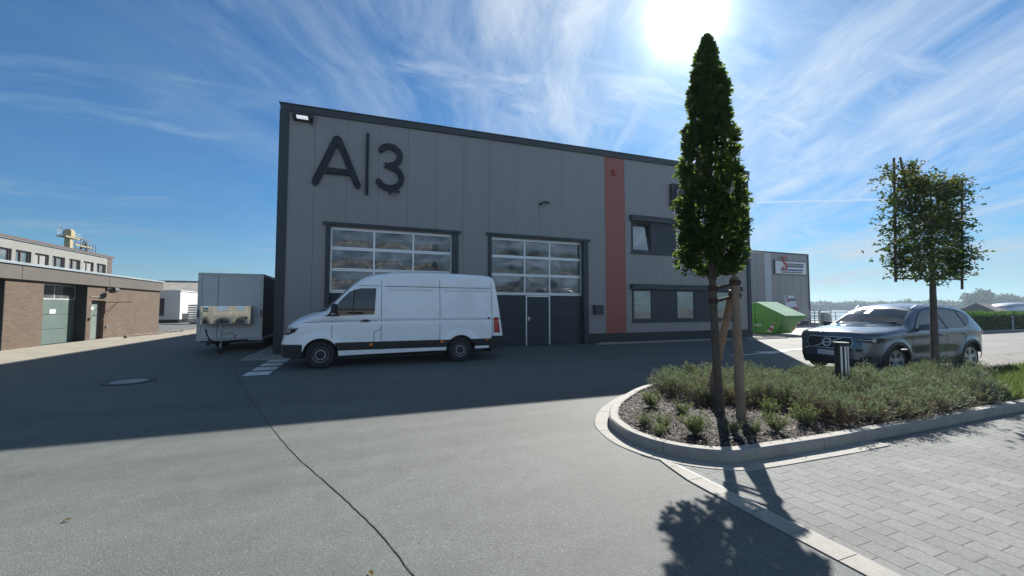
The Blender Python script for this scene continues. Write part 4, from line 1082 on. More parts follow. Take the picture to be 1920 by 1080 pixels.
# tail light
decal(vb, [(5.60, .82), (5.60, 1.26), (5.74, 1.26), (5.79, .82)], SIDE, .010, 'tail_light', 'redlens', van, sub=.05, thick=.012)
h = MB(); h.box(5.72, 5.84, -.985, -.94, .50, .53); h.build('reflector', 'redlens', van, world=False)
# mirror
h = MB(); h.hexa([(1.17, -1.30, 1.36), (1.26, -1.30, 1.36), (1.34, -1.06, 1.36), (1.22, -1.06, 1.36), (1.19, -1.29, 1.62), (1.27, -1.29, 1.62), (1.33, -1.08, 1.66), (1.23, -1.08, 1.66)])
mo = h.build('wing_mirror', 'dark', van, world=False, bevel=.03, smooth=50)
h = MB(); h.box(1.19, 1.30, -1.305, -1.08, 1.385, 1.405); h.build('indicator', 'white', mo, world=False)
h = MB(); h.tube([(1.26, -1.1, 1.40), (1.28, -.96, 1.36)], .035); h.build('mirror_arm', 'dark', mo, world=False)
for (cx, cz) in WA:
    for s_ in (-1, 1): wheel(van, (cx, s_ * .87, cz), .345, .225, .205, 'steel', s_)
h = MB(); h.tube([(4.0, -.80, .28), (5.3, -.80, .30)], .03); h.build('exhaust', 'dark', van, world=False)

# ---------------------------------------------------------------- compact suv
CT = pchip([(0, .56), (.015, .68), (.05, .84), (.10, .93), (.22, .975), (.8, 1.045), (1.15, 1.085), (1.30, 1.11), (1.62, 1.32), (1.95, 1.50), (2.15, 1.57), (2.5, 1.612), (3.0, 1.612), (3.5, 1.57), (3.80, 1.515), (3.93, 1.45), (4.10, 1.25), (4.24, 1.08), (4.33, .98), (4.40, .90), (4.42, .82)])
CW = [(.86, .335), (3.56, .335)]; CR = .385
def csbot(u):
    b = float(np.interp(u, [0, .3, 1.3, 3.1, 4.1, 4.42], [.24, .20, .26, .26, .30, .42]))
    for cx, cz in CW:
        if abs(u - cx) < CR: b = max(b, cz + math.sqrt(CR ** 2 - (u - cx) ** 2))
    return b
cplan = pchip([(0, .72), (.10, .80), (.3, .87), (.7, .915), (1.2, .925), (3.4, .93), (3.9, .91), (4.2, .86), (4.42, .76)])
def chw(u, z, t):
    w = cplan(u)
    belt = float(np.interp(u, [0, 1.2, 3.5, 4.4], [.90, .98, 1.04, 1.0]))
    w -= .44 * max(0, z - belt) * sstep(1.0, 1.5, u) * (1 - .0 * u)
    w -= .03 * sstep(belt + .01, belt - .10, z) * 0
    w += .018 * (1 - sstep(0, .12, abs(z - (belt - .05))))
    w -= .035 * (1 - sstep(0, .22, abs(z - .50))) * sstep(1.2, 1.5, u) * (1 - sstep(2.9, 3.2, u))
    w -= .05 * max(0, .45 - z) / .25
    r = float(np.interp(u, [0, .5, 1.3, 2, 4, 4.4], [.10, .12, .10, .12, .12, .10]))
    if z > t - r: w -= r - math.sqrt(max(r * r - (z - (t - r)) ** 2, 0))
    for cx, cz in CW:
        d = math.hypot(u - cx, z - cz); w += .03 * (1 - sstep(.42, .56, d))
    return w
ccrown = lerp([0, .1, .3, 1.2, 1.6, 2.2, 4, 4.42], [.01, .03, .05, .06, .05, .045, .04, .02])
def cwarp(x, y, z):
    k = (1 - sstep(.0, .56, x)) * (1 - sstep(.93, 1.1, z)) + (1 - sstep(.0, 1.9, x)) * sstep(.93, 1.1, z); e = sstep(3.6, 4.42, x)
    return (x + .26 * abs(y / .93) ** 2.4 * k - .10 * abs(y / .93) ** 2.4 * e + .07 * max(0, .50 - z) * k, y, z)
cus = sorted(set([0, .008, .02, .04, .065, .09, .12, .16, .21] + list(np.round(np.arange(.27, 4.42, .05), 4)) + [4.36, 4.39, 4.41, 4.42] + [cx + CR * math.cos(a) for cx, _ in CW for a in np.linspace(0, math.pi, 25)]))
czs = sorted(set([.2, .25, .30, .36, .42] + list(np.round(np.arange(.47, 1.64, .04), 3))))
def cclass(c, side):
    x, y, z = c
    if z < .30: return 'lower_trim'
    return 'body'
cf = vbody(cus, czs, CT, csbot, chw, ccrown, cwarp, cclass)
cb_ = bvh_of(cf.values())
def suv(name, loc, rz, paint, label, cat, full=True):
    car = empty(name, loc, rz, label, cat)
    skin(cf['body'], 'body', paint, car, 30); skin(cf['lower_trim'], 'lower_trim', 'dark', car, 30)
    u_ = MB(); u_.box(.2, 4.3, -.70, .70, .19, .34); u_.box(.56, 1.22, -.78, .78, .45, .78); u_.box(3.15, 3.95, -.78, .78, .45, .85); u_.build('underbody', 'under', car, world=False)
    decal(cb_, [(-.74, 1.13), (-.3, 1.09), (.3, 1.09), (.74, 1.13), (.60, 1.47), (.3, 1.52), (-.3, 1.52), (-.60, 1.47)], (1, 0, 0), .006, 'windscreen', 'carglass', car)
    gl_ = [(1.52, 1.045), (1.80, 1.28), (2.05, 1.43), (2.35, 1.50), (2.75, 1.515), (3.20, 1.49), (3.50, 1.43), (3.72, 1.30), (3.60, 1.16), (3.35, 1.085), (2.4, 1.05)]
    for sd, dd in ((-1, (0, 1, 0)), (1, (0, -1, 0))):
        pg = [(x if sd < 0 else -x, z) for x, z in gl_]
        g_ = decal(cb_, pg, dd, .005, 'side_window', 'carglass', car)
        for a_ in ([(2.62, 1.52), (2.66, 1.05)], [(3.36, 1.48), (3.42, 1.10)]):
            decal(cb_, ribbon([(x if sd < 0 else -x, z) for x, z in a_], .05), dd, .009, 'pillar_trim', 'dark', g_)
        rb_ = [(x if sd < 0 else -x, z) for x, z in sm([np.array(p) for p in [(1.50, 1.06), (1.80, 1.305), (2.05, 1.455), (2.35, 1.525), (2.75, 1.54), (3.20, 1.515), (3.52, 1.455), (3.75, 1.31)]], 4)]
        decal(cb_, ribbon(rb_, .018), dd, .009, 'window_trim', 'dark', g_)
        for a_ in ([(1.42, 1.02), (1.38, .6), (1.42, .36)], [(2.64, 1.04), (2.62, .34)], [(3.5, 1.12), (3.42, .95), (3.2, .62), (3.12, .36)], [(1.42, .36), (3.12, .36)]):
            decal(cb_, ribbon([(x if sd < 0 else -x, z) for x, z in sm([np.array(p) for p in a_], 4)], .010), dd, .003, 'door_gap', 'seam', car, sub=.2)
        decal(cb_, [(x if sd < 0 else -x, z) for x, z in [(1.34, .27), (3.16, .27), (3.12, .37), (1.38, .37)]], dd, .008, 'sill_trim', 'dark', car)
        for x_ in (2.32, 3.22):
            h = MB(); h.box(x_, x_ + .2, sd * (.93), sd * .985, .90, .93); h.build('door_handle', paint, car, world=False, bevel=.01)
        h = MB(); y0, y1 = sd * .95, sd * 1.17
        h.hexa([(1.55, y0, 1.02), (1.70, y0, 1.02), (1.66, y1, 1.05), (1.56, y1, 1.05), (1.57, y0, 1.17), (1.72, y0, 1.15), (1.67, y1, 1.18), (1.58, y1, 1.19)] if sd > 0 else [(1.55, y1, 1.05), (1.66, y1, 1.05), (1.70, y0, 1.02), (1.55, y0, 1.02), (1.58, y1, 1.19), (1.67, y1, 1.18), (1.72, y0, 1.15), (1.57, y0, 1.17)])
        mo_ = h.build('wing_mirror', paint, car, world=False, bevel=.025, smooth=50)
        h = MB(); h.tube([(1.62, sd * .98, 1.06), (1.60, sd * .84, 1.02)], .025); h.build('mirror_arm', 'dark', mo_, world=False)
        rl = MB(); rl.tube([(2.0, sd * .60, 1.53), (2.15, sd * .615, 1.605), (2.7, sd * .62, 1.635), (3.4, sd * .61, 1.61), (3.65, sd * .60, 1.55)], .014); rl.build('roof_rail', 'alu', car, world=False, smooth=40)
        # wheel arch cladding
        for cx, cz in CW:
            A = [(cx + CR * math.cos(a), cz + CR * math.sin(a)) for a in np.linspace(R(-8), R(188), 22)]
            B = [(cx + (CR + .062) * math.cos(a), cz + (CR + .062) * math.sin(a)) for a in np.linspace(R(-8), R(188), 22)]
            P = [(x if sd < 0 else -x, z) for x, z in A + B[::-1]]
            decal(cb_, P, dd, .010, 'wheel_arch_trim', 'dark', car, sub=.05)
            wheel(car, (cx, sd * .80, cz), .335, .215, .235, 'alloy', sd)
    if full:
        # face of the car
        gr = decal(cb_, [(-.44, .60), (.44, .60), (.50, .70), (.47, .84), (-.47, .84), (-.50, .70)], (1, 0, 0), .006, 'grille', 'dark', car, sub=.05)
        decal(cb_, ribbon([(-.44, .59), (.44, .59), (.515, .70), (.485, .855), (-.485, .855), (-.515, .70), (-.44, .59)], .018), (1, 0, 0), .014, 'grille_surround', 'alu', gr, sub=.05)
        decal(cb_, ribbon([(-.30, .61), (.30, .835)], .022), (1, 0, 0), .016, 'grille_bar', 'alu', gr, sub=.05)
        e_ = MB(); e_.lathe([(.070, -.0), (.095, -.012), (.105, -.0), (.095, .012), (.070, .0)], (0, 0, 0), 'Y', 28); e_.cyl((0, 0, 0), (0, .01, 0), .07, n=24, mi=1); e_.box(-.07, .07, -.008, -.002, -.018, .018); e_.box(.062, .105, -.008, .002, .062, .105)
        eo = e_.build('emblem', ['alu', 'navy'], gr, world=False, smooth=50)
        hit = cb_.ray_cast(Vector((-3, 0, .725)), Vector((1, 0, 0)))[0]
        eo.location = (hit.x - .035, 0, .725); eo.rotation_euler = (0, 0, R(-90))
        decal(cb_, [(-.26, .43), (.26, .43), (.26, .54), (-.26, .54)], (1, 0, 0), .016, 'number_plate', 'signwhite', car, thick=.006)
        decal(cb_, [(-.26, .43), (-.215, .43), (-.215, .54), (-.26, .54)], (1, 0, 0), .030, 'plate_country_band', 'blue', car)
        decal(cb_, [(-.70, .24), (.70, .24), (.60, .36), (.35, .40), (-.35, .40), (-.60, .36)], (1, 0, 0), .010, 'lower_intake', 'dark', car)
        for sd in (-1, 1):
            f_ = -sd
            hl_ = decal(cb_, [(f_ * x, z) for x, z in [(.50, .795), (.70, .765), (.86, .745), (.905, .80), (.90, .865), (.70, .850), (.50, .822)]], (1, 0, 0), .008, 'headlight', 'dark', car, sub=.03)
            decal(cb_, [(f_ * x, z) for x, z in [(.52, .808), (.82, .802), (.82, .822), (.52, .818)]], (1, 0, 0), .013, 'lamp_strip', 'white', hl_, sub=.03)
            decal(cb_, [(f_ * x, z) for x, z in [(.80, .775), (.835, .772), (.84, .85), (.805, .848)]], (1, 0, 0), .014, 'lamp_reflector', 'white', hl_, sub=.03)
            decal(cb_, [(f_ * x, z) for x, z in [(.56, .31), (.76, .34), (.80, .46), (.66, .43)]], (1, 0, 0), .010, 'air_intake', 'dark', car, sub=.04)
            decal(cb_, ribbon(sm([np.array(q_) for q_ in [(1.22, sd * .74), (.85, sd * .735), (.50, sd * .69), (.34, sd * .58), (.26, sd * .40)]], 5), .011), (0, 0, -1), .003, 'bonnet_gap', 'seam', car, sub=.2)
            decal(cb_, ribbon(sm([np.array(q_) for q_ in [(1.15, sd * .50), (.7, sd * .46), (.30, sd * .36)]], 5), .014), (0, 0, -1), .002, 'bonnet_crease', 'carpaint', car, sub=.2)
        wp = MB(); wp.tube([(1.28, -.1, 1.135), (1.40, -.62, 1.20)], .008, n=5); wp.build('wiper', 'dark', car, world=False)
        wp = MB(); wp.tube([(1.28, .5, 1.125), (1.36, -.02, 1.20)], .008, n=5); wp.build('wiper', 'dark', car, world=False)
        tk = decal(cb_, [(-.22, 1.40), (-.10, 1.40), (-.10, 1.50), (-.22, 1.50)], (1, 0, 0), .011, 'paper_sticker', 'signwhite', car, sub=.05)
    # rear
    for sd in (-1, 1):
        dd = (-1, -.55 * sd, 0); dv = Vector(dd).normalized(); rtv = -Vector((0, 0, 1)).cross(dv).normalized()
        def S2(x, y): return Vector((x, y, 0)).dot(rtv)
        sA = S2(4.02, sd * .86); sB = S2(4.30, sd * .66)
        decal(cb_, [(sA, .90), (sB, .86), (sB, 1.10), ((sA * .4 + sB * .6), 1.10), (sA, 1.0)], dd, .010, 'tail_light', 'redlens', car, sub=.05)
    decal(cb_, [(-.55, 1.12), (.55, 1.12), (.48, 1.42), (-.48, 1.42)], (-1, 0, 0), .006, 'rear_window', 'carglass', car)
    return car
suv('parked_car', (10.57, 6.29, 0), R(-4), 'carpaint', 'slate grey compact suv parked behind the lavender bed', 'car')
suv('parked_car', (-19.2, 45.2, 0), R(-78), 'vanwhite', 'small white car far off behind the corner of the brick building', 'car', full=False)

# ---------------------------------------------------------------- box trailer
tr = empty('box_trailer', (-4.31, 17.0, 0), label='grey box trailer with a polished steel locker and drawbar left of the hall', cat='trailer')
TX0, TX1, TY0, TY1, TZ0, TZ1 = -5.30, -3.33, 17.0, 21.6, .40, 2.78
t = MB(); t.box(TX0, TX1, TY0, TY1, TZ0, TZ1); t.build('body', 'trailerwhite', tr, bevel=.02)
t = MB()
for x0, x1, z0, z1 in ((TX0 - .01, TX0 + .11, TZ0 - .02, TZ1 + .01), (TX1 - .11, TX1 + .01, TZ0 - .02, TZ1 + .01)): t.box(x0, x1, TY0 - .02, TY0 - .002, z0, z1)
t.box(TX0 + .11, TX1 - .11, TY0 - .02, TY0 - .002, TZ1 - .10, TZ1 + .01); t.box(TX0 + .11, TX1 - .11, TY0 - .02, TY0 - .002, TZ0 - .02, TZ0 + .06)
t.box(TX1 + .003, TX1 + .02, TY0, TY1, TZ1 - .08, TZ1 + .01); t.box(TX1 + .003, TX1 + .02, TY0, TY1, TZ0 - .02, TZ0 + .08)
t.build('corner_frame', surf('trailer_frame', (0.42, 0.44, 0.44), 0.45, metal=0.2, var=0.04), tr, bevel=.005)
t = MB(); t.box(-4.72, -4.708, TY0 - .008, TY0 - .002, .46, TZ1 - .10); t.box(TX0 + .11, TX1 - .11, TY0 - .008, TY0 - .001, .455, .47); t.build('panel_joint', 'seam', tr)
t = MB(); t.box(TX1 + .004, TX1 + .01, TY0 + .02, TY1, TZ0 + .08, TZ1 - .08); t.build('side_panel', 'panel_side' if 'panel_side' in M else 'gate', tr)
# locker with three doors
t = MB(); t.box(-5.10, -3.62, 16.62, 16.996, .97, 1.62); lk = t.build('locker', 'stainless', tr, bevel=.01)
for x0, x1 in ((-5.095, -4.80), (-4.79, -4.15), (-4.14, -3.70)):
    nx, nz = 14, 12; vs = []
    t = MB()
    for a_ in range(nz + 1):
        for b_ in range(nx + 1):
            u = b_ / nx; v = a_ / nz; vs.append((x0 + (x1 - x0) * u, 16.612 - .018 * math.sin(math.pi * u) * math.sin(math.pi * v), .985 + .62 * v))
    t.add(vs, [(a_ * (nx + 1) + b_, a_ * (nx + 1) + b_ + 1, (a_ + 1) * (nx + 1) + b_ + 1, (a_ + 1) * (nx + 1) + b_) for a_ in range(nz) for b_ in range(nx)])
    t.build('locker_door', 'stainless', lk, smooth=60)
t = MB()
for k_ in range(3): t.box(-5.03, -4.87, 16.585, 16.605, 1.40 + .055 * k_, 1.43 + .055 * k_)
t.build('vent', 'dark', lk)
for x_, z_ in ((-4.97, 1.08), (-4.47, 1.10), (-3.74, 1.2)):
    t = MB(); t.cyl((x_, 16.57, z_), (x_, 16.60, z_), .035, n=14); t.box(x_ - .012, x_ + .012, 16.55, 16.575, z_ - .06, z_ + .02); t.build('latch', 'dark', lk)
for x_ in (TX0 - .0, TX1 - .06):
    t = MB(); t.tube([(x_ + .03, TY0 - .03, 1.22), (x_ + .03, TY0 - .08, 1.27), (x_ + .03, TY0 - .08, 1.42), (x_ + .03, TY0 - .03, 1.47)], .018); t.build('grab_handle', 'dark', tr)
t = MB()
t.tube([(-4.95, 17.05, .38), (-4.46, 15.75, .40)], .045, n=6); t.tube([(-3.75, 17.05, .38), (-4.42, 15.75, .40)], .045, n=6); t.tube([(-4.44, 15.8, .42), (-4.44, 15.35, .44)], .05)
t.box(-5.2, -3.45, 17.05, 21.5, .33, .40); t.build('drawbar', 'dark', tr, smooth=40)
t = MB(); t.tube([(-4.44, 15.4, .44), (-4.44, 15.22, .42)], [.05, .065]); t.tube([(-4.44, 15.45, .47), (-4.52, 15.40, .66), (-4.56, 15.36, .86)], [.022, .02, .028]); t.tube([(-4.44, 15.5, .5), (-4.44, 15.3, .52)], .035); t.build('hitch', 'dark', tr, smooth=40)
t = MB(); t.cyl((-4.30, 15.95, .22), (-4.30, 15.95, .98), .035, n=14); jk = t.build('jockey_post', 'galv', tr)
t = MB(); t.tube([(-4.30, 15.95, .98), (-4.30, 15.90, 1.02), (-4.22, 15.86, 1.03)], .012); t.build('crank', 'dark', jk)
t = MB(); t.lathe([(.02, -.035), (.09, -.03), (.10, 0), (.09, .03), (.02, .035)], (-4.30, 15.95, .10), 'Y', 22); t.cyl((-4.30, 15.95, .10), (-4.30, 15.95, .26), .022, n=10); t.build('jockey_wheel', 'tyre', jk, smooth=40)
t = MB(); t.tube([(-4.36, 16.4, .62), (-4.1, 16.2, .70), (-3.95, 16.3, .60), (-4.1, 16.6, .50)], .012); t.build('brake_cable', 'red', tr)
t = MB(); t.cyl((-3.62, 16.99, .62), (-3.62, 16.975, .62), .05, n=20); t.build('socket_cover', 'trailerwhite', tr)
for yy_ in (18.9, 19.7):
    for s_ in (-1, 1):
        wheel(tr, (-4.31 - -4.31 + s_ * .88, yy_ - 17.0, .30), .30, .2, .17, 'steel', s_) if False else None
        t = MB(); t.lathe([(.17, -.09), (.19, -.1), (.27, -.1), (.30, -.06), (.30, .06), (.27, .1), (.19, .1), (.17, .09), (0.0, .03)], (0, 0, 0), 'Y', 30)
        w_ = t.build('wheel', 'tyre', tr, world=False, smooth=40); w_.location = (s_ * .80, yy_ - 17.0, .30); w_.rotation_euler = (0, 0, R(90))
# ================================================================== LEFT BUILDINGS
LX = -11.8
lb = empty('brick_workshop', (-17, 20, 0), label='low brown brick building with roller gates and grey fascia on the left', cat='building')
w = MB()
def lw(y0, y1, z0, z1): w.box(-12.0, LX, y0, y1, z0, z1)
lw(19.69, 21.55, 0, 2.60); w.build('wall', 'brick', lb); w = MB()
lw(10, 15.5, 0, 2.6); w.build('wall', 'brick', lb); w = MB()
lw(24.30, 24.63, 0, 2.60); lw(24.63, 25.66, 1.90, 2.60); lw(25.66, 31.45, 0, 2.60); w.box(-24, LX - .2, 31.25, 31.45, 0, 2.6)
w.build('wall', 'brick', lb)
w = MB(); w.box(-23.9, -12.9, 10, 31.2, 0, 2.58)
for a_, b_ in ((15.5, 19.69), (21.55, 24.30)): w.box(-12.9, -12.3, a_ - .0, b_ + .0, 2.56, 2.60)
w.box(-12.9, -12.2, 19.7, 21.54, 0, 2.58); w.box(-12.9, -12.2, 24.31, 31.2, 0, 2.58)
w.build('inner_wall', 'dark', lb)
w = MB(); w.box(-24.1, LX + .10, 9.8, 31.62, 2.601, 3.14)
w.build('fascia', surf('fascia_panel', (0.075, 0.066, 0.056), 0.6, var=0.10, vs=0.6, dirt=((0.07, 0.06, 0.05), 0.4)), lb)
w = MB(); w.box(-24.15, LX + .15, 9.7, 31.68, 3.141, 3.23); w.build('roof_cap', surf('zinc_cap', (0.25, 0.30, 0.33), 0.5, metal=0.2, var=0.08), lb, bevel=.006)
w = MB()
for y_ in (14.2, 20.25, 25.78): w.box(LX + .100, LX + .106, y_ - .012, y_ + .012, 2.61, 3.13)
w.build('fascia_joint', 'seam', lb)
for i, (y0, y1) in enumerate(((15.5, 19.69), (21.55, 24.30))):
    gx = LX - .42
    w = MB()
    for h0 in (0.02, .65, 1.28): w.box(gx - .05, gx, y0 + .03, y1 - .03, h0, h0 + .615)
    M.setdefault('ggate', surf('green_grey_gate', (0.085, 0.125, 0.115), 0.5, var=0.06))
    g_ = w.build('gate', 'ggate', lb, bevel=.004)
    w = MB(); w.box(gx - .05, gx + .01, y0, y1, 1.895, 1.955); w.box(gx - .05, gx + .01, y0, y1, 2.50, 2.56)
    for m_ in (y0 + .03, (y0 + y1) / 2, y1 - .03): w.box(gx - .05, gx + .008, m_ - .03, m_ + .03, 1.955, 2.50)
    w.build('window_frame', 'alu', g_)
    for a_, b_ in ((y0 + .06, (y0 + y1) / 2 - .03), ((y0 + y1) / 2 + .03, y1 - .06)):
        w = MB(); w.add([(gx, a_, 1.955), (gx, b_, 1.955), (gx, b_, 2.50), (gx, a_, 2.50)], [(0, 1, 2, 3)]); w.build('window_pane', 'winglass', g_)
    w = MB(); w.box(gx - .3, gx - .06, y0, y1, 0, 2.56); w.build('interior_lining', 'under', g_)
    w = MB(); w.box(gx + .003, gx + .012, (y0 + y1) / 2 - .24, (y0 + y1) / 2 + .12, 1.30, 1.48); sp_ = w.build('gate_plate', 'signwhite', g_)
    w = MB(); w.box(gx - .05, LX - .001, y1 - .03, y1 - .001, 0, 2.56); w.build('reveal', 'dark', lb)  # jamb coloured near-black, standing in for the shadow inside the recess
dx = LX - .19
w = MB(); w.box(dx - .04, dx, 24.68, 25.61, .02, 1.86)
M['doorgreen'] = surf('grey_green_door', (0.14, 0.18, 0.17), 0.5, var=0.05)
dr_ = w.build('door', 'doorgreen', lb, bevel=.004)
w = MB(); w.box(dx - .05, dx + .02, 24.63, 24.68, 0, 1.90); w.box(dx - .05, dx + .02, 25.61, 25.66, 0, 1.90); w.box(dx - .05, dx + .02, 24.68, 25.61, 1.86, 1.90); w.build('door_frame', 'rust', dr_)
w = MB(); w.box(dx + .003, dx + .01, 24.86, 25.18, 1.46, 1.60); w.build('door_plate', 'signwhite', dr_)
w = MB(); w.box(dx + .003, dx + .05, 24.76, 24.79, .90, 1.02); w.tube([(dx + .05, 24.78, .98), (dx + .06, 24.90, .98)], .012); w.build('door_handle', 'dark', dr_)
w = MB(); w.box(LX + .003, LX + .03, 24.5, 25.78, 2.06, 2.085); w.build('lintel_strip', 'concrete', lb)
lp = empty('outdoor_lamp', (LX, 25.82, 2.4), label='black spotlight under the fascia above the side door of the brick building', cat='lamp')
w = MB(); w.box(LX + .003, LX + .06, 25.7, 25.94, 2.42, 2.56); w.tube([(LX + .03, 25.82, 2.48), (LX + .22, 25.82, 2.42)], .03); w.build('mount', 'dark', lp)
w = MB(); w.hexa([(LX + .18, 25.60, 2.28), (LX + .44, 25.60, 2.40), (LX + .44, 25.98, 2.40), (LX + .18, 25.98, 2.28), (LX + .14, 25.62, 2.42), (LX + .40, 25.62, 2.55), (LX + .40, 25.96, 2.55), (LX + .14, 25.96, 2.42)]); w.build('lamp_head', 'dark', lp, bevel=.01)
br_ = empty('wall_bracket', (LX, 25.75, 1.4), label='thin rusty swing bracket arm beside the side door', cat='bracket')
w = MB(); w.tube([(LX + .02, 25.72, 1.82), (LX + .95, 25.95, 1.84)], .018, n=6); w.tube([(LX + .02, 25.72, 1.35), (LX + .45, 25.82, 1.82)], .014, n=6); w.tube([(LX + .45, 25.6, 1.7), (LX + .30, 24.9, .98)], .014, n=6); w.build('arm', 'rust', br_)
w = MB(); w.box(LX + .003, LX + .03, 25.69, 25.75, 1.25, 1.88); w.build('wall_plate', 'rust', br_)
for (y_, z_, lab, nm) in ((24.46, 1.02, 'small dark call box on the brick pier left of the side door', 'call_box'), (25.86, .62, 'small pale water tap on the brick wall right of the side door', 'water_tap')):
    w = MB(); w.box(LX + .003, LX + .05, y_ - .05, y_ + .05, z_ - .06, z_ + .06)
    if nm == 'water_tap': w.tube([(LX + .04, y_, z_), (LX + .12, y_, z_), (LX + .13, y_, z_ - .08)], .015)
    o = w.build(nm, 'dark' if nm == 'call_box' else 'galv', bevel=.006); setorigin(o, (LX, y_, z_)); tag(o, lab, nm.replace('_', ' '))
w = MB(); w.tube([(-10.9, 25.6, .10), (-10.9, 25.6, .14), (-10.75, 29.4, .08)], .03); w.box(-10.95, -10.85, 25.55, 25.65, .03, .12); o = w.build('steel_rail', 'rust', smooth=40); setorigin(o, (-10.8, 27.5, .03)); tag(o, 'rusty steel rod lying on the pavement at the brick wall', 'steel rod')

WX = -20.0
M['curtain'] = surf('curtain_cloth', (0.22, 0.23, 0.22), 0.8)
wb = empty('white_brick_building', (-25, 35, 0), label='pale brick upper storey with brown window frames rising behind the low workshop', cat='building')
wins = [(32.5, 33.75 - .2)] ; wins = [(y, y + 1.27) for y in (25.0, 26.6, 28.3, 29.9, 31.3, 32.42, 33.98, 35.56, 37.16, 38.87, 40.50, 42.15)]
w = MB(); w.box(WX - .25, WX, 20, 43.62, 3.0, 4.37); w.box(WX - .25, WX, 20, 43.62, 5.17, 5.80)
last = 20
for a_, b_ in wins + [(43.62, 43.62)]:
    if a_ > last: w.box(WX - .25, WX, last, a_, 4.37, 5.17)
    last = b_
w.box(WX - .25, WX, 20, 43.62, 0, 3.0 - .002)
w.build('wall', 'whitebrick', wb)
w = MB(); w.box(WX - 12, WX - .3, 20, 43.9, 0, 5.8); w.build('inner_wall', 'under', wb)
M['brownclad'] = surf('brown_cladding', (0.075, 0.045, 0.035), 0.6, var=0.15)
w = MB(); w.box(WX - 12, WX + .02, 43.63, 44.25, 3.0, 5.82); w.box(WX - 12, WX - .3, 43.9, 44.2, 0, 3.0); w.build('end_wall', 'brownclad', wb)
w = MB(); w.box(WX - 12.2, WX + .12, 19.8, 44.4, 5.821, 5.95); w.build('roof_edge', 'brownclad', wb)
w = MB(); w.box(WX - 12.2, WX + .08, 19.8, 44.3, 5.77, 5.818); w.build('roof_trim', 'sign_trim' if 'sign_trim' in M else 'signwhite', wb)
for i, (a_, b_) in enumerate(wins):
    w = MB(); m_ = (a_ + b_) / 2 - .1
    for c0, c1 in ((a_, a_ + .07), (m_ - .03, m_ + .05), (b_ - .10, b_)): w.box(WX - .2, WX - .08, c0, c1, 4.371, 5.169)
    w.box(WX - .2, WX - .08, a_ + .07, b_ - .1, 5.09, 5.165)
    f_ = w.build('window', 'brownclad', wb)
    w = MB(); w.add([(WX - .14, a_, 4.38), (WX - .14, b_, 4.38), (WX - .14, b_, 5.165), (WX - .14, a_, 5.165)], [(0, 1, 2, 3)]); w.build('pane', 'winglass', f_)
    w = MB(); cw_ = .45 if i % 3 else .7
    w.add([(WX - .22, a_ + .08, 4.4), (WX - .22, a_ + .08 + cw_, 4.4), (WX - .22, a_ + .08 + cw_, 5.15), (WX - .22, a_ + .08, 5.15)], [(0, 1, 2, 3)])
    if i in (7, 10): w.add([(WX - .16 + .04, a_ + .1, 4.4), (WX - .12, b_ - .15, 4.4), (WX - .12, b_ - .15, 5.1), (WX - .12, a_ + .1, 5.1)], [(0, 1, 2, 3)])
    w.build('curtain', 'curtain', f_)

# mast and platform of a ship or crane behind the roofs
mast = empty('crane_mast', (-45, 87, 0), label='yellow mast with a small platform rising behind the pale brick building', cat='mast')
w = MB(); w.hexa([(-45.5, 86.6, 0), (-44.5, 86.6, 0), (-44.5, 87.6, 0), (-45.5, 87.6, 0), (-45.35, 86.7, 14.5), (-44.65, 86.7, 14.5), (-44.65, 87.4, 14.5), (-45.35, 87.4, 14.5)])
w.box(-45.5, -44.5, 86.6, 87.6, 13.3, 14.3)
w.build('column', 'yellow', mast, bevel=.03)
w = MB(); w.box(-45.6, -44.4, 85.2, 88.6, 13.02, 13.22); w.box(-45.1, -44.9, 88.6, 93.0, 12.1, 12.3); w.build('platform', 'yellow', mast)
w = MB()
for y_ in (85.25, 85.9, 86.5): w.tube([(-45.5, y_, 13.2), (-45.5, y_, 14.1)], .04, n=5)
w.tube([(-45.5, 85.25, 14.1), (-45.5, 86.5, 14.1)], .04, n=5); w.tube([(-45.5, 85.25, 13.7), (-45.5, 86.5, 13.7)], .03, n=5)
w.tube([(-45.5, 85.5, 14.1), (-45.5, 85.6, 14.8), (-45.5, 86.1, 14.9), (-45.5, 86.2, 14.2)], .05, n=5)
for z_ in (13.5, 13.9): w.tube([(-44.5, 87.6, z_), (-44.5, 89.2, z_)], .035, n=5)
w.build('railing', 'galv', mast)
lat = empty('lattice_platform', (-45, 91.5, 0), label='dark lattice gantry with railings to the right of the yellow mast', cat='gantry')
w = MB()
for y_ in (89.8, 91.0, 92.2, 93.6, 94.4): w.tube([(-45.5, y_, 10), (-45.5, y_, 13.0 if y_ != 91 else 13.9)], .05, n=5)
for y_ in (90.4, 92.8): w.tube([(-44.3, y_, 10), (-44.3, y_, 12.9)], .05, n=5)
w.tube([(-45.5, 87.4, 13.65), (-45.5, 93.4, 13.55)], .09, n=6); w.tube([(-45.5, 87.4, 12.55), (-45.5, 94.4, 12.15)], .11, n=6)
for z_ in (11.2, 11.7, 12.7, 13.05): w.tube([(-45.5, 89.8, z_), (-45.5, 94.4, z_ - .05)], .035, n=5)
w.build('lattice', 'rust', lat)
w = MB(); w.tube([(-45.5, 90.2, 10.6), (-45.4, 91.0, 11.6), (-45.4, 91.9, 13.3)], .13, n=6); w.tube([(-45.5, 93.2, 10.2), (-45.4, 92.6, 11.8), (-45.4, 92.0, 13.2)], .13, n=6); w.tube([(-45.5, 91.2, 12.1), (-45.4, 92.8, 12.2)], .16, n=6)
w.build('brace', 'dark', lat)
w = MB(); w.box(-46, -44, 89.6, 94.6, 0, 10.0); w.build('base', 'galv', lat)

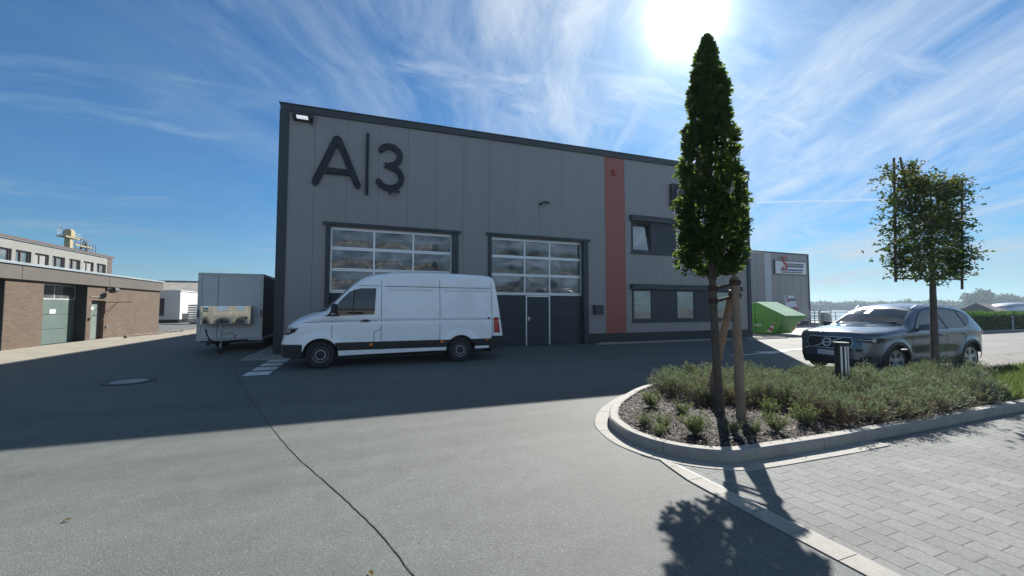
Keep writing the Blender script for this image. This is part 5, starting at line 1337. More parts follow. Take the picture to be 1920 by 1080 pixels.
# far storage : long low roof, white trailer, stacked slabs
fb = empty('storage_shed', (-25, 62, 0), label='long low shed with a weathered grey roof far behind the box trailer', cat='building')
w = MB(); w.box(-45, -8, 60.5, 70, 0, 3.5); w.build('wall', 'dark', fb)
w = MB(); w.hexa([(-46, 59.6, 3.55), (-7, 59.6, 3.55), (-7, 60, 3.4), (-46, 60, 3.4), (-46, 63.5, 4.95), (-7, 63.5, 4.95), (-7, 64, 4.8), (-46, 64, 4.8)]); w.build('roof', 'roof', fb)
w = MB(); w.box(-46, -7, 63.3, 63.9, 4.96, 5.03); w.build('ridge', 'dark', fb)
ct = empty('white_container', (-19.0, 54, 0), label='large white boxy trailer standing beyond the brick building', cat='container')
w = MB(); w.box(-22.5, -17.07, 50, 58, .35, 3.24); w.build('body', 'white', ct, bevel=.03)
w = MB(); w.box(-22.4, -17.2, 50.2, 57.9, .12, .349); w.build('chassis', 'dark', ct)
w = MB(); w.box(-18.72, -18.35, 49.96, 49.996, .75, 2.5); w.build('window', 'carglass', ct)
w = MB(); w.box(-22.5, -17.0, 49.93, 58.05, 3.241, 3.33); w.build('roof_edge', 'signwhite', ct)
w = MB(); w.box(-17.066, -17.04, 50.6, 52.2, .35, .95); w.build('side_skirt', 'dark', ct)
sk = empty('slab_stack', (-14.4, 47, 0), label='stack of white slatted boards in front of the white container', cat='stack')
for i in range(8):
    w = MB(); w.box(-15.25 + .03 * (i % 2), -13.2, 46.4, 48.2, .14 + .22 * i, .31 + .22 * i); w.build('board', 'white', sk, bevel=.02)
w = MB(); w.box(-15.1, -13.3, 46.5, 48.1, 0, .139); w.build('pallet', 'wood', sk)
# building and trees behind the camera (only seen mirrored in glass)
op = empty('cream_commercial_building', (5, -34, 0), label='cream two storey commercial building standing behind the photographer', cat='building')
w = MB(); w.box(-34, 10, -44, -32, 0, 7.2); w.build('wall', 'cream', op)
w = MB(); w.box(-34.2, 10.2, -44.2, -31.8, 7.201, 7.6); w.build('roof', 'trim', op)
for i in range(11):
    for zz in (1.0, 4.4):
        w = MB(); w.box(-32 + i * 3.8, -30 + i * 3.8, -31.99, -31.95, zz, zz + 1.5); w.build('window', 'carglass', op)

# ================================================================== RIGHT SIDE
rh = empty('second_hall', (36, 28.05, 0), label='smaller grey panelled hall with a pale vertical stripe and a company sign', cat='building')
w = MB(); w.box(21, 37.95, 28.05, 28.2, .25, 7.08); w.box(39.05, 44.45, 28.05, 28.2, .25, 7.12); w.box(21, 44.4, 28.21, 46, 0, 7.05); w.build('wall', 'panel', rh)
w = MB(); w.box(37.96, 39.04, 28.06, 28.2, .25, 7.1); w.build('wall_stripe', 'panel_light', rh)
w = MB(); w.box(20.9, 44.58, 27.98, 28.3, 7.121, 7.24); w.box(44.46, 44.58, 27.98, 46, 0, 7.12); w.build('roof_trim', 'trim', rh)
w = MB(); w.box(21, 44.44, 28.0, 28.2, 0, .248); w.build('plinth', 'dark', rh)
w = MB()
for x_ in np.arange(22, 44.4, 1.06):
    w.box(x_ - .008, x_ + .008, 28.044, 28.049, .25, 7.05)
w.build('panel_joint', 'seam', rh)
ss = empty('company_sign', (41.65, 28.0, 4.95), label='white framed sign with a large red S and blue stripe on the second hall', cat='sign')
w = MB(); w.box(39.24, 44.05, 27.90, 28.04, 4.95, 6.40); w.build('sign_border', 'navy', ss)
w = MB(); w.box(39.32, 43.97, 27.885, 27.899, 5.03, 6.32); w.build('sign_board', 'signwhite', ss)
RX = Matrix.Rotation(R(90), 3, 'X')
text_mesh('S', 2.15, .05, 'letter', 'red', ss, (40.62, 27.82, 6.02), RX, sx=.8)
w = MB(); w.box(41.1, 43.5, 27.86, 27.884, 5.74, 6.12); w.build('name_field', 'navy', ss)
w = MB(); w.box(40.05, 43.4, 27.865, 27.884, 5.36, 5.52); w.build('blue_stripe', 'blue', ss)
w = MB(); w.box(40.1, 43.3, 27.868, 27.884, 5.13, 5.27); w.build('grey_stripe', 'tarp', ss)
for i in range(9):
    w = MB(); w.box(41.2 + i * .25, 41.33 + i * .25, 27.85, 27.859, 5.86, 6.03); w.build('small_letter', 'panel_light', ss)
# A-shaped advertising board
ab = empty('advertising_board', (35.3, 24.2, 0), label='leaning white advertising board with a red S and red chevrons behind the green skip', cat='sign')
w = MB(); w.hexa([(34.5, 23.4, .4), (36.0, 23.4, .4), (36.0, 23.5, .4), (34.5, 23.5, .4), (34.95, 24.1, 2.62), (36.2, 24.1, 2.62), (36.2, 24.2, 2.62), (34.95, 24.2, 2.62)]); w.build('board', 'signwhite', ab)
w = MB(); w.hexa([(36.02, 23.42, .4), (37.2, 24.9, .4), (37.16, 25, .4), (35.98, 23.5, .4), (36.22, 24.1, 2.62), (36.5, 24.3, 2.62), (36.45, 24.35, 2.62), (36.18, 24.2, 2.62)]); w.build('side_board', 'tarp', ab)
w = MB(); w.box(34.5, 37.1, 23.5, 25.2, .05, .38); w.build('base_frame', 'dark', ab)
tl_ = Matrix.Rotation(R(90 - 17), 3, 'X')
text_mesh('S', .75, .02, 'letter', 'red', ab, (35.12, 23.90, 2.28), tl_)
w = MB(); w.hexa([(35.35, 23.86, 2.18), (36.1, 23.86, 2.18), (36.1, 23.88, 2.18), (35.35, 23.88, 2.18), (35.38, 23.93, 2.36), (36.1, 23.93, 2.36), (36.1, 23.95, 2.36), (35.38, 23.95, 2.36)]); w.build('name_field', 'navy', ab)
for i in range(4):
    x_ = 34.70 + i * .34; w = MB(); w.hexa([(x_, 23.50, .95), (x_ + .16, 23.50, .95), (x_ + .16, 23.53, .95), (x_, 23.53, .95), (x_ + .16, 23.70, 1.62), (x_ + .32, 23.70, 1.62), (x_ + .32, 23.73, 1.62), (x_ + .16, 23.73, 1.62)]); w.build('red_chevron', 'red', ab)

# green skip
sp = empty('waste_skip', (22.9, 17.4, 0), label='bright green waste skip with a ribbed sloping lid beyond the hall corner', cat='skip')
SX0, SX1 = 22.1, 23.75
prof = [(15.95, .06), (18.75, .06), (19.35, 1.02), (18.1, 1.78), (16.80, 1.80), (15.24, 1.03)]
w = MB(); n6 = len(prof)
ins = .12
vs = [(SX0 + (ins if z < .5 else 0), y, z) for y, z in prof] + [(SX1 - (ins if z < .5 else 0), y, z) for y, z in prof]
w.add(vs, [tuple(range(n6)), tuple(range(2 * n6 - 1, n6 - 1, -1))] + [(k, n6 + k, n6 + (k + 1) % n6, (k + 1) % n6) for k in range(n6)])
w.build('body', 'green', sp)
w = MB()
w.box(SX0 - .05, SX0 + .02, 15.7, 18.9, .90, .98); w.box(SX0 - .04, SX0 + .05, 17.05, 17.15, .35, 1.7); w.box(SX0 - .03, SX0 + .05, 15.98, 18.7, .06, .14)
w.box(SX0 - .06, SX1 + .06, 15.17, 15.27, .96, 1.06); w.box(SX1 - .02, SX1 + .05, 15.7, 18.9, .90, .98)
w.build('rib', 'green', sp, bevel=.008)
w = MB()
def sl(x0, x1, lift0, lift1, m=0):
    (ya, za), (yb_, zb_) = (15.17, 1.07), (16.86, 1.86)
    w.hexa([(x0, ya, za + lift0), (x1, ya, za + lift0), (x1, yb_, zb_ + lift0), (x0, yb_, zb_ + lift0), (x0, ya, za + lift1), (x1, ya, za + lift1), (x1, yb_, zb_ + lift1), (x0, yb_, zb_ + lift1)], m)
sl(SX0 - .06, SX1 + .06, -.03, 0.0, 1)
for i in range(7):
    x_ = SX0 - .06 + i * (SX1 - SX0 + .12) / 7; sl(x_ + .03, x_ + .21, .001, .045, 0)
w.box(SX0 - .06, SX1 + .06, 16.87, 18.1, 1.83, 1.87, 0)
w.build('lid', ['lid', 'green'], sp)
RY = Matrix.Rotation(R(-90), 3, 'Z') @ Matrix.Rotation(R(90), 3, 'X')
text_mesh('ohmann', .34, .004, 'lettering', 'signwhite', sp, (SX0 - .01, 17.15, .55), RY)
for i in range(6):
    w = MB(); a_ = i * .11
    w.hexa([(SX0 + .10 - .012 - .0, 15.96 + .16 - a_ + .10, .10 + a_ * 1.1), (SX0 + .09, 15.96 + .16 - a_ + .10, .10 + a_ * 1.1), (SX0 + .09, 15.96 + .16 - a_ - .05, .10 + a_ * 1.1 + .1), (SX0 + .088, 15.96 + .16 - a_ - .05, .10 + a_ * 1.1 + .1),
            (SX0 + .03, 15.96 + .42 - a_, .22 + a_ * 1.1), (SX0 + .08, 15.96 + .42 - a_, .22 + a_ * 1.1), (SX0 + .08, 15.96 + .27 - a_, .30 + a_ * 1.1), (SX0 + .03, 15.96 + .27 - a_, .30 + a_ * 1.1)])
    w.build('warning_stripe', 'red' if i % 2 else 'signwhite', sp)
for i in range(6):
    w = MB(); z_ = .12 + .13 * i; y_ = 15.95 - (z_ - .06) * .73 - .012
    w.hexa([(SX1 - .22 + .10 * i / 6, y_ - .0, z_), (SX1 - .10 + .10 * i / 6, y_, z_), (SX1 - .10 + .10 * i / 6, y_ + .02, z_), (SX1 - .22 + .10 * i / 6, y_ + .02, z_), (SX1 - .22 + .10 * i / 6, y_ - .085, z_ + .12), (SX1 - .10 + .10 * i / 6, y_ - .085, z_ + .12), (SX1 - .10 + .10 * i / 6, y_ - .06, z_ + .12), (SX1 - .22 + .10 * i / 6, y_ - .06, z_ + .12)])
    w.build('warning_stripe', 'red' if i % 2 else 'signwhite', sp)

# railing on the quay
def railing(name, x0, x1, y, zs_, step, label, r=.035):
    e_ = empty(name, ((x0 + x1) / 2, y, 0), label=label, cat='railing')
    for x_ in np.arange(x0, x1 + .01, step):
        w = MB(); w.cyl((x_, y, 0), (x_, y, max(zs_) + .02), .045, n=8); w.build('post', 'galv', e_)
    for z_ in zs_:
        w = MB(); w.cyl((x0, y, z_), (x1, y, z_), r, n=8); w.build('rail', 'galv', e_)
    return e_
railing('quay_railing', 46.5, 96, 30.3, (.55, 1.0), 3.1, 'long grey tubular railing along the water behind the parked car')
railing('steel_barrier', 41.0, 46.2, 27.0, (.25, .5, .75, 1.0, 1.25), 2.6, 'five-bar steel barrier at the foot of the second hall', .05)
w = MB(); w.cyl((27.55, 16.76, 0), (27.55, 16.76, 1.36), .055, n=14); w.cyl((27.55, 16.76, 1.36), (27.55, 16.76, 1.40), .065, n=14); o = w.build('steel_post', 'galv', smooth=40); setorigin(o, (27.55, 16.76, 0)); tag(o, 'single upright steel post between skip and parked car', 'post')
bmb = bmesh.new(); bmesh.ops.create_icosphere(bmb, subdivisions=3, radius=1)
for v in bmb.verts:
    n_ = mnoise.noise(v.co * 1.7) * .22
    v.co = Vector((v.co.x * (.62 + n_), v.co.y * .4, max(v.co.z * (.62 + n_) + .45, 0) * (1 if v.co.x > -.3 else 1.15)))
me = bpy.data.meshes.new('boulder'); bmb.to_mesh(me); bmb.free(); me.materials.append(M['stone'])
o = bpy.data.objects.new('boulder', me); C.objects.link(o); o.location = (41.6, 24.8, 0); tag(o, 'pale upright boulder on the quay apron near the railing', 'boulder')

# hedge
hx0, hx1, hy0, hy1, hz = 31.5, 75, 13.05, 14.15, 1.22
hd = empty('clipped_hedge', ((hx0 + hx1) / 2, 13.6, 0), label='long clipped green hedge along the far side of the road', cat='hedge')
w = MB(); w.box(hx0 + .1, hx1 - .1, hy0 + .12, hy1 - .12, 0, hz - .1); M['hedgecore'] = surf('hedge_core', (0.010, 0.022, 0.007), 0.95, var=0.4, vs=3); w.build('twigs', 'hedgecore', hd)
n = 26000
xx = hx0 + (hx1 - hx0) * rng.random(n) ** 1.3; f_ = rng.random(n); zz = rng.random(n) * hz; yy = np.full(n, hy0) + rng.normal(0, .05, n)
topm = f_ < .25; zz[topm] = hz + rng.normal(0, .035, topm.sum()); yy[topm] = rng.uniform(hy0, hy1, topm.sum())
edgem = (f_ > .95); xx[edgem] = hx0 + rng.normal(0, .04, edgem.sum()); yy[edgem] = rng.uniform(hy0, hy1, edgem.sum())
D = rdir(n); Nn = rdir(n) * .8; Nn[:, 1] -= .8
leafmesh('foliage', np.stack([xx, yy, zz], 1), D, Nn, rng.uniform(.06, .13, n), rng.uniform(.04, .08, n), ['hedge'], hd, shape='hex')
w = MB(); w.cyl((41.1, 12.98, 0), (41.1, 12.98, 1.0), .045, n=10); o = w.build('marker_post', 'signwhite'); setorigin(o, (41.1, 12.98, 0)); tag(o, 'thin pale marker post standing in front of the hedge', 'post')
w = MB(); w.box(31.3, 75, 12.78, 12.95, -.02, .10); struct('road_kerb', w, 'kerb')
# shed and silver trailer behind the hedge
te = empty('tarpaulin_tent', (54.6, 19.5, 0), label='low grey pitched tarpaulin roof behind the hedge', cat='tent')
w = MB(); w.hexa([(52.4, 17.6, .1), (55.1, 17.6, .1), (55.1, 19.9, .1), (52.4, 19.9, .1), (52.5, 17.7, 1.25), (55.0, 17.7, 1.25), (55.0, 19.8, 1.25), (52.5, 19.8, 1.25)]); w.build('side_wall', 'signwhite', te)
w = MB(); w.add([(52.35, 17.4, 1.22), (55.2, 17.4, 1.22), (55.2, 20.0, 1.22), (52.35, 20.0, 1.22), (52.6, 18.7, 1.98), (54.2, 18.7, 1.98)], [(0, 1, 5, 4), (1, 2, 5), (2, 3, 4, 5), (3, 0, 4)]); w.build('roof', 'tarp', te)
st_ = empty('silver_trailer', (58.5, 17.6, 0), label='rounded silver caravan behind the hedge at the right edge', cat='caravan')
w = MB(); prof = []
bmb = bmesh.new(); bmesh.ops.create_uvsphere(bmb, u_segments=32, v_segments=20, radius=1)
for v in bmb.verts:
    p = v.co; sgn = lambda a: (a > 0) - (a < 0)
    v.co = Vector((sgn(p.x) * abs(p.x) ** .45 * 3.1, sgn(p.y) * abs(p.y) ** .5 * 1.1, 1.15 + sgn(p.z) * abs(p.z) ** .55 * .88))
me = bpy.data.meshes.new('body'); bmb.to_mesh(me); bmb.free(); me.materials.append(M['silver']); me.polygons.foreach_set('use_smooth', [True] * len(me.polygons))
o = bpy.data.objects.new('body', me); C.objects.link(o); o.parent = st_; o.rotation_euler = (0, 0, R(-15))
for px_ in (-1.8, .9):
    w = MB(); w.box(px_, px_ + .7, -1.12, -1.085, 1.05, 1.40); o = w.build('window', 'carglass', st_, world=False); o.rotation_euler = (0, 0, R(-15))
w = MB(); w.lathe([(0, -.1), (.28, -.1), (.30, 0), (.28, .1), (0, .1)], (0, -.9, .3), 'Y', 20); o = w.build('wheel', 'tyre', st_, world=False)

# ================================================================== VEGETATION
# columnar oak with stakes
OX, OY = 4.74, 4.29
ok = empty('columnar_oak', (OX, OY, 0.09), label='slim upright oak with dense dark green crown in the kerbed bed', cat='tree')
rd = random.Random(5)
w = MB(); w.tube([(4.78, 4.26, .02), (4.77, 4.26, .25), (4.75, 4.28, 1.0), (4.735, 4.29, 1.9), (4.735, 4.30, 2.9), (4.74, 4.29, 4.1), (4.755, 4.275, 5.4)], [.078, .060, .053, .046, .036, .022, .006], n=14)
w.build('trunk', 'bark', ok, smooth=60)
TZ = [1.95, 2.06, 2.22, 2.53, 2.92, 3.31, 3.47, 3.70, 4.10, 4.51, 4.90, 5.22, 5.38, 5.54]
TW = [.12, .43, .55, .575, .55, .50, .47, .44, .40, .335, .25, .155, .09, .015]
def cwid(z): return float(np.interp(z, TZ, TW))
lim = MB()
for i in range(54):
    z0 = 1.85 + 3.0 * (i / 54) ** 1.1; a = i * 2.4 + rd.uniform(-.4, .4); L = rd.uniform(.65, 1.2); z1 = min(z0 + L, 5.5); r1 = cwid(z1) * rd.uniform(.6, .9)
    p0 = Vector((4.738, 4.29, z0)); p2 = Vector((OX + math.cos(a) * r1, OY + math.sin(a) * r1, z1)); p1 = p0.lerp(p2, .4) + Vector((math.cos(a), math.sin(a), -.2)) * .07
    lim.tube([p0, p1, p2], [.014, .009, .003], n=5)
lim.build('limb', 'bark', ok, smooth=60)
P, D, Nn, L = [], [], [], []
nt = 3600
k = 0
while k < nt:
    z = 2.0 + 3.54 * rd.random()
    wz = cwid(z)
    if rd.random() > (wz + .14) / .70: continue
    a = rd.uniform(0, 2 * math.pi)
    lump = mnoise.noise(Vector((math.cos(a) * 1.5, math.sin(a) * 1.5, z * 2.4))) * .30 + mnoise.noise(Vector((math.cos(a) * 4, math.sin(a) * 4, z * 6))) * .16
    rr = wz * (.80 + lump) * rd.random() ** .40
    gap = mnoise.noise(Vector((math.cos(a) * rr * 4.5, math.sin(a) * rr * 4.5, z * 3.4)) + Vector((7, 3, 1)))
    if gap < -.16: continue
    k += 1
    c = Vector((OX + math.cos(a) * rr, OY + math.sin(a) * rr, z))
    out = Vector((math.cos(a) * .75, math.sin(a) * .75, rd.uniform(.4, 1.2))).normalized()
    for j_ in range(rd.randint(5, 8)):
        dv = (out + Vector((rd.gauss(0, .6), rd.gauss(0, .6), rd.gauss(0, .55)))).normalized()
        P.append(c + dv * .012); D.append(dv); nn = Vector((rd.gauss(0, .5), rd.gauss(0, .5), .8)) ; Nn.append(nn); L.append(rd.uniform(.045, .085))
L = np.array(L); leafmesh('crown', P, D, Nn, L, L * .60, ['leaf'], ok)
sk1 = MB(); sk1.tube([(4.63, 3.80, .05), (4.78, 3.94, .8), (4.93, 4.09, 1.98)], [.060, .058, .052], n=14)
o = sk1.build('tree_stake', 'wood', smooth=50); setorigin(o, (4.63, 3.80, .09)); tag(o, 'upright round wooden stake right of the oak trunk', 'stake', 'support stakes of the oak')
sk1 = MB(); sk1.tube([(5.05, 4.72, .05), (5.02, 4.44, .95), (5.0, 4.19, 1.80)], [.056, .054, .048], n=14)
o = sk1.build('tree_stake', 'wood', smooth=50); setorigin(o, (5.05, 4.72, .09)); tag(o, 'slanting wooden stake passing behind the oak trunk', 'stake', 'support stakes of the oak')
for z_, dz in ((1.86, .02), (1.68, .0)):
    sk1 = MB()
    sk1.tube([(4.97, 4.03, z_ + .05), (4.84, 4.12, z_ + .01), (4.76, 4.22, z_ - .03)], [.026, .018, .024], n=8); sk1.tube([(4.97, 4.15, z_ + .04), (4.88, 4.23, z_), (4.78, 4.33, z_ - .03)], [.024, .016, .022], n=8)
    sk1.lathe([(.066, -.04), (.074, -.02), (.074, .02), (.066, .04)], (4.92, 4.08, z_ + .04), 'Z', 18); sk1.lathe([(.060, -.04), (.066, -.02), (.066, .02), (.060, .04)], (4.737, 4.29, z_ - .03), 'Z', 18)
    o = sk1.build('tree_tie', 'rope', smooth=50); setorigin(o, (4.84, 4.16, z_)); tag(o, 'upper dark webbing tie between oak trunk and stake' if dz else 'lower dark webbing tie between oak trunk and stake', 'tie', 'webbing ties of the oak')

# espalier tree
es_ = empty('espalier_tree', (10.82, 4.45, 0.09), label='young espalier tree with a flat square see-through crown in front of the car', cat='tree')
w = MB(); w.tube([(10.78, 4.45, .02), (10.80, 4.45, 1.0), (10.84, 4.45, 2.0), (10.90, 4.45, 3.0), (10.95, 4.45, 4.1)], [.078, .062, .050, .030, .010], n=12); w.build('trunk', 'bark', es_, smooth=60)
br = MB(); tips = []
for zb_ in (2.16, 2.35, 2.6, 2.85, 3.1, 3.35, 3.6, 3.85, 4.05):
    for sd in (-1, 1):
        Lx = rd.uniform(1.05, 1.3); pts_ = [Vector((10.86, 4.45, zb_))]
        for s_ in range(1, 7):
            pts_.append(Vector((10.86 + sd * Lx * s_ / 6, 4.45 + rd.uniform(-.10, .10), zb_ + s_ * .02 + rd.uniform(-.06, .07))))
        br.tube(pts_, [.020, .016, .013, .010, .008, .006, .003], n=5); tips += pts_[1:]
        for p_ in pts_[1:]:
            for q_ in range(3):
                e2 = p_ + Vector((rd.uniform(-.15, .15), rd.uniform(-.22, .22), rd.uniform(-.05, .28))); br.tube([p_, e2], [.005, .002], n=4); tips.append(e2); tips.append(p_.lerp(e2, .5))
for x_, dx_ in ((10.3, -.3), (10.6, -.12), (11.3, .25), (11.7, .2)):
    br.tube([(10.88, 4.45, 3.0), (x_, 4.45, 4.0), (x_ + dx_, 4.45, 4.45)], [.016, .009, .003], n=5)
br.build('limb', 'bark', es_, smooth=60)
P, D, Nn, L, mi = [], [], [], [], []
for tpt in tips:
    for q_ in range(5):
        c = tpt + Vector((rd.gauss(0, .085), rd.gauss(0, .11), rd.gauss(0, .09)))
        if mnoise.noise(c * 2.3 + Vector((3, 1, 9))) < -.40 or c.z < 1.98 or c.z > 4.36 or not 9.5 < c.x < 12.3: continue
        for j_ in range(rd.randint(4, 7)):
            dv = Vector((rd.gauss(0, 1), rd.gauss(0, 1), rd.gauss(-.1, .6))).normalized(); P.append(c + dv * .01); D.append(dv); Nn.append(Vector((rd.gauss(0, .7), rd.gauss(0, .7), 1))); L.append(rd.uniform(.04, .07))
            mi.append(1 if (c.z > 3.9 and rd.random() < .22) or rd.random() < .03 else 0)
L = np.array(L); leafmesh('crown', P, D, Nn, L, L * .55, ['leaf2', 'leafred'], es_, mi=mi, shape='hex')
fr = empty('trellis', (10.95, 4.5, 2.0), label='bamboo training trellis of canes tied to the espalier crown', cat='trellis')
for a_, b_ in (((9.72, 4.52, 2.05), (9.86, 4.52, 4.52)), ((12.15, 4.52, 1.95), (12.40, 4.52, 4.40)), ((10.55, 4.54, 3.0), (10.12, 4.54, 4.58)), ((10.9, 4.54, 3.2), (10.53, 4.54, 4.54))):
    w = MB(); w.cyl(a_, b_, .024, .020, n=8); w.build('upright_cane', 'rust', fr)
for a_, b_ in (((9.66, 4.50, 2.12), (12.3, 4.50, 2.16)), ((9.66, 4.50, 3.15), (12.4, 4.50, 3.10)), ((9.72, 4.50, 4.0), (12.45, 4.50, 4.05))):
    w = MB(); w.cyl(a_, b_, .015, n=8); w.build('cross_cane', 'rust', fr)

# bollard light
bo = empty('bollard_light', (7.80, 4.42, .09), label='dark cylindrical bollard light with pale vertical slots among the lavender', cat='bollard light')
w = MB(); w.cyl((7.8, 4.42, .05), (7.8, 4.42, .90), .098, n=32); w.cyl((7.8, 4.42, .05), (7.8, 4.42, .12), .12, n=32); w.build('post', 'dark', bo, smooth=40)
w = MB(); w.cyl((7.8, 4.42, .90), (7.8, 4.42, .915), .085, n=32); w.cyl((7.8, 4.42, .915), (7.8, 4.42, .955), .112, n=32); w.build('cap', 'trim', bo, smooth=40)
for an in (-150, -118, -90):
    a = R(an); w = MB(); c_ = (7.8 + math.cos(a) * .098, 4.42 + math.sin(a) * .098); tx, ty = -math.sin(a) * .014, math.cos(a) * .014; nx_, ny_ = math.cos(a) * .006, math.sin(a) * .006
    w.hexa([(c_[0] - tx + nx_, c_[1] - ty + ny_, .25), (c_[0] + tx + nx_, c_[1] + ty + ny_, .25), (c_[0] + tx - nx_, c_[1] + ty - ny_, .25), (c_[0] - tx - nx_, c_[1] - ty - ny_, .25), (c_[0] - tx + nx_, c_[1] - ty + ny_, .89), (c_[0] + tx + nx_, c_[1] + ty + ny_, .89), (c_[0] + tx - nx_, c_[1] + ty - ny_, .89), (c_[0] - tx - nx_, c_[1] - ty - ny_, .89)])
    w.build('light_slot', 'alu', bo)

# lavender : one continuous cushion planting
LAV = [(4.75, 5.4), (4.70, 4.7), (5.3, 4.4), (5.85, 4.05), (5.35, 3.5), (5.5, 3.22), (6.0, 3.10), (7.5, 3.10), (9.0, 3.12), (9.6, 3.3), (10.6, 3.75), (11.6, 4.2), (12.2, 4.5), (9.4, 4.62), (8.4, 5.1), (7.4, 5.75), (6.3, 6.12), (5.4, 5.98)]
P, D, Nn, L, Wd, mi = [], [], [], [], [], []
cent = []
tr_ = 0
while len(cent) < 115 and tr_ < 9000:
    tr_ += 1; x = rd.uniform(4.6, 12.2); y = rd.uniform(3.0, 6.2)
    if inpoly(x, y, LAV) and all((x - a) ** 2 + (y - b) ** 2 > .27 ** 2 for a, b, c_, d_ in cent): cent.append((x, y, rd.uniform(.24, .44), rd.uniform(.24, .38)))
cent = np.array(cent)
for cx, cy, ch, cr in cent:
    dry = 1.0 if (cy < 3.7 and cx < 7.2) or (cx < 5.6 and cy < 5.2) else .25
    for s_ in range(150):
        a = rd.uniform(0, 6.283); el = rd.random() ** .7; rr = cr * rd.uniform(.75, 1.0)
        d0 = Vector((math.cos(a) * (1 - el * .95), math.sin(a) * (1 - el * .95), .35 + el)).normalized()
        base = Vector((cx + d0.x * .06, cy + d0.y * .06, .09)); tip = Vector((cx + math.cos(a) * rr * math.sqrt(max(1 - el * el, 0)), cy + math.sin(a) * rr * math.sqrt(max(1 - el * el, 0)), .10 + ch * (.25 + .75 * el) * rd.uniform(.85, 1.08)))
        sv = tip - base; Ls = sv.length
        # woody stem
        P.append(base); D.append(sv); Nn.append(Vector((rd.gauss(0, 1), rd.gauss(0, 1), rd.gauss(0, 1)))); L.append(Ls); Wd.append(.004); mi.append(1)
        lowdry = rd.random() < dry * .35 + (1 - el) * .42
        for t_ in range(9):
            f = rd.uniform(.45, 1.0) if not lowdry else rd.uniform(.2, .8)
            q_ = base + sv * f; dv = (sv.normalized() * .8 + Vector((rd.gauss(0, .5), rd.gauss(0, .5), rd.gauss(0, .35)))).normalized()
            P.append(q_); D.append(dv); Nn.append(Vector((rd.gauss(0, .5), rd.gauss(0, .5), 1))); L.append(rd.uniform(.035, .06)); Wd.append(rd.uniform(.008, .013)); mi.append(1 if lowdry else 0)
tag(leafmesh('lavender', P, D, Nn, np.array(L), np.array(Wd), ['lav', 'lavdry'], mi=mi, shape='card'), 'dense grey green cushion of lavender filling the kerbed bed', 'lavender', kind='stuff')
# a few tall flower stalks
st2 = MB()
for i in range(46):
    x, y = cent[rd.randrange(len(cent))][:2]; h_ = rd.uniform(.45, .62); lx, ly = rd.uniform(-.12, .12), rd.uniform(-.12, .12)
    st2.tube([(x, y, .2), (x + lx * .6, y + ly * .6, h_ * .8), (x + lx, y + ly, h_)], [.002, .0016, .0035], n=4)
tag(st2.build('flower_stalks', 'lavdry'), 'thin dry flower stalks standing above the lavender', 'flower stalks', kind='stuff')
# grass behind the lavender at the right
n = 26000; P = []
while len(P) < n:
    x = rd.uniform(9.4, 16); y = rd.uniform(3.05, 4.62)
    if not inpoly(x, y, LAV) and (x > 10 or y < 3.4 + .5 * (x - 9.4)): P.append((x, y, .08))
D = rng.normal(0, .45, (n, 3)); D[:, 2] = 1
hh = rng.uniform(.08, .24, n)
tag(leafmesh('grass', P, D, rdir(n), hh, rng.uniform(.006, .012, n), ['grass'], shape='card'), 'bright green grass at the right end of the bed', 'grass', kind='stuff')
# young plants in the mulch
tp = [(3.98, 4.72, 1.15, 'widest bushy'), (3.27, 4.02, .8, 'leafy'), (3.22, 3.70, .7, 'small'), (3.62, 3.56, 1.2, 'tall bright'), (4.14, 4.30, .9, 'spreading'), (4.02, 3.42, .8, 'thin'), (4.30, 3.36, .7, 'low'), (4.58, 3.30, 1.0, 'open'), (5.16, 3.36, 1.1, 'spiky'), (5.20, 3.82, 1.0, 'narrow'), (3.45, 3.9, .8, 'sparse')]
lab = ['bushy green weed tuft nearest the far kerb at the left of the bed', 'leafy green weed at the tip of the bed nose', 'small green weed just inside the nose kerb', 'tall bright green weed in the middle of the mulch, left of the oak', 'spreading green weed behind the oak trunk', 'thin green weed at the foot of the oak trunk on its right', 'low grey green weed between oak and upright stake', 'open green weed in front of the upright stake', 'spiky young plant at the front kerb, rightmost of the young plants', 'narrow upright plant before the lavender edge', 'sparse green weed between bed nose and oak']
for i, (x, y, s_, _) in enumerate(tp):
    root = empty('young_plant', (x, y, .09), label=lab[i], cat='plant', group='young plants in the mulch')
    P, D, Nn, L = [], [], [], []; stm = MB()
    s_ *= 1.2
    for q_ in range(int(40 * s_)):
        a = rd.uniform(0, 6.28); t_ = Vector((math.cos(a) * rd.uniform(.1, 1.1), math.sin(a) * rd.uniform(.1, 1.1), 1)).normalized() * rd.uniform(.08, .24) * s_
        stm.tube([(x, y, .09), (x + t_.x, y + t_.y, .09 + t_.z)], [.0025, .001], n=4)
        for j_ in range(14):
            f = rd.uniform(.25, 1.0); dv = (t_.normalized() * .5 + Vector((rd.gauss(0, .6), rd.gauss(0, .6), rd.gauss(.1, .4)))).normalized()
            P.append(Vector((x, y, .09)) + t_ * f); D.append(dv); Nn.append(Vector((rd.gauss(0, .6), rd.gauss(0, .6), 1))); L.append(rd.uniform(.022, .042) * s_)
    stm.build('stem', 'weed', root); L = np.array(L); leafmesh('foliage', P, D, Nn, L * 1.25, L * .20, ['weed'], root, shape='hex')

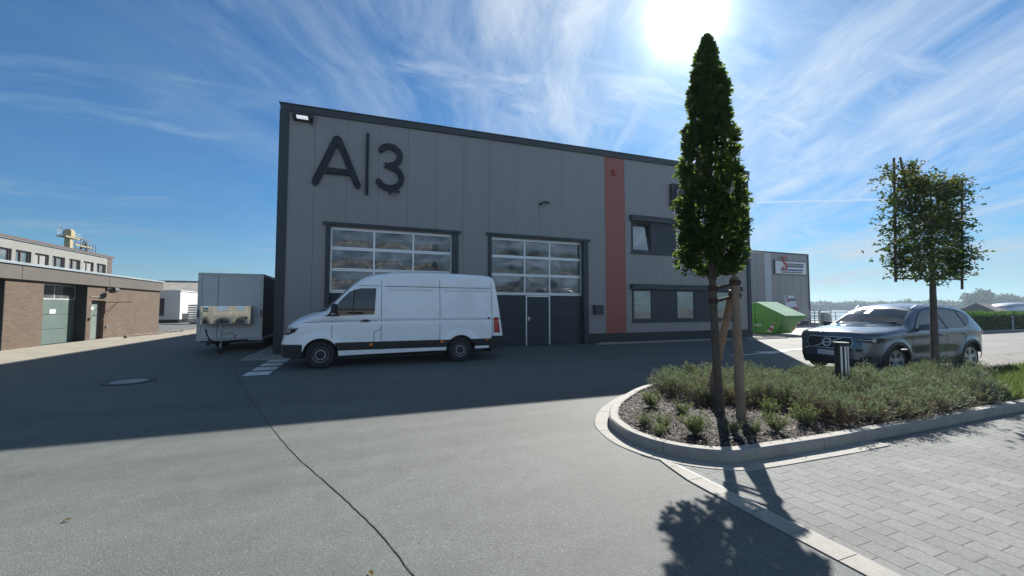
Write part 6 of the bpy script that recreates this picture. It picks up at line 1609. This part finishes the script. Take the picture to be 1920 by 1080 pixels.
# far wooded shore
P, D, Nn, L = [], [], [], []
shore = sm([np.array(p) for p in [(50, 402), (160, 382), (333, 310), (424, 215), (470, 130), (700, 100)]], 30)
for i, p in enumerate(shore):
    for dup_ in range(3):
        cx = p[0] + rd.gauss(0, 3) + dup_ * 5; cy = p[1] + 4 + dup_ * 9
        Hh = (6.2 + 2.4 * mnoise.noise(Vector((i * .22, dup_ * 3, 0))) + rd.uniform(-1.2, 1.2)) * (1.0 if i < 70 else 1.05)
        Rr_ = rd.uniform(3.5, 5.5); n_ = 240
        dd = rdir(n_); rad = .62 + .38 * rng.random((n_, 1)) ** .5
        pts_ = dd * rad * np.array([[Rr_, Rr_, Hh * .55]]) + np.array([[cx, cy, -1 + Hh * .55]])
        pts_[:, 2] = np.maximum(pts_[:, 2], -.9)
        P.append(pts_); D.append(rdir(n_)); Nn.append(dd); L.append(rng.uniform(1.0, 2.1, n_))
P = np.concatenate(P); D = np.concatenate(D); Nn = np.concatenate(Nn); L = np.concatenate(L)
tag(leafmesh('far_woodland', P, D, Nn, L, L * .8, ['farleaf'], shape='hex'), 'hazy line of woodland on the far shore of the water', 'woodland', kind='stuff')
def far_tree(x, y, H, Rw, label, seed):
    root = empty('far_tree', (x, y, 0), label=label, cat='tree', group='larger trees on the far shore')
    r2 = np.random.default_rng(seed); P, D, Nn, L = [], [], [], []
    for q_ in range(16):
        c = np.array([x, y, H * .62]) + r2.normal(size=3) * np.array([Rw * .42, Rw * .42, H * .17]); n_ = 170
        dd = r2.normal(size=(n_, 3)); dd /= np.linalg.norm(dd, axis=1, keepdims=True)
        P.append(c + dd * Rw * .45 * (.5 + .5 * r2.random((n_, 1)))); D.append(r2.normal(size=(n_, 3))); Nn.append(dd); L.append(r2.uniform(.7, 1.5, n_))
    leafmesh('crown', np.concatenate(P), np.concatenate(D), np.concatenate(Nn), np.concatenate(L), np.concatenate(L) * .8, ['farleaf'], root, shape='hex')
    w = MB(); w.tube([(x, y, -1), (x, y, H * .6)], [.5, .25], n=8); w.build('trunk', 'bark', root)
far_tree(366, 128, 11.5, 7, 'tallest rounded tree on the far shore above the hedge at the right', 1)
far_tree(60, 398, 8.5, 5.0, 'rounded tree at the left end of the far shore beside the second hall', 2)
far_tree(430, 140, 9.5, 8, 'broad tree on the far shore at the right edge of the picture', 3)

# air
HZ = MB(); HZ.box(-420, 760, -120, 560, -3.2, 22); hm_ = bpy.data.materials.new('haze'); hm_.use_nodes = True
N = NT(hm_.node_tree); N.n.remove(N.n['Principled BSDF']); pv = N.n.new('ShaderNodeVolumePrincipled')
pv.inputs['Color'].default_value = (0.62, 0.78, 0.95, 1); pv.inputs['Density'].default_value = HAZE; pv.inputs['Anisotropy'].default_value = 0.3
N.link(pv.outputs[0], N.n['Material Output'].inputs['Volume'])
if HAZE > 0:
    ho = HZ.build('haze', hm_); ho['kind'] = 'stuff'
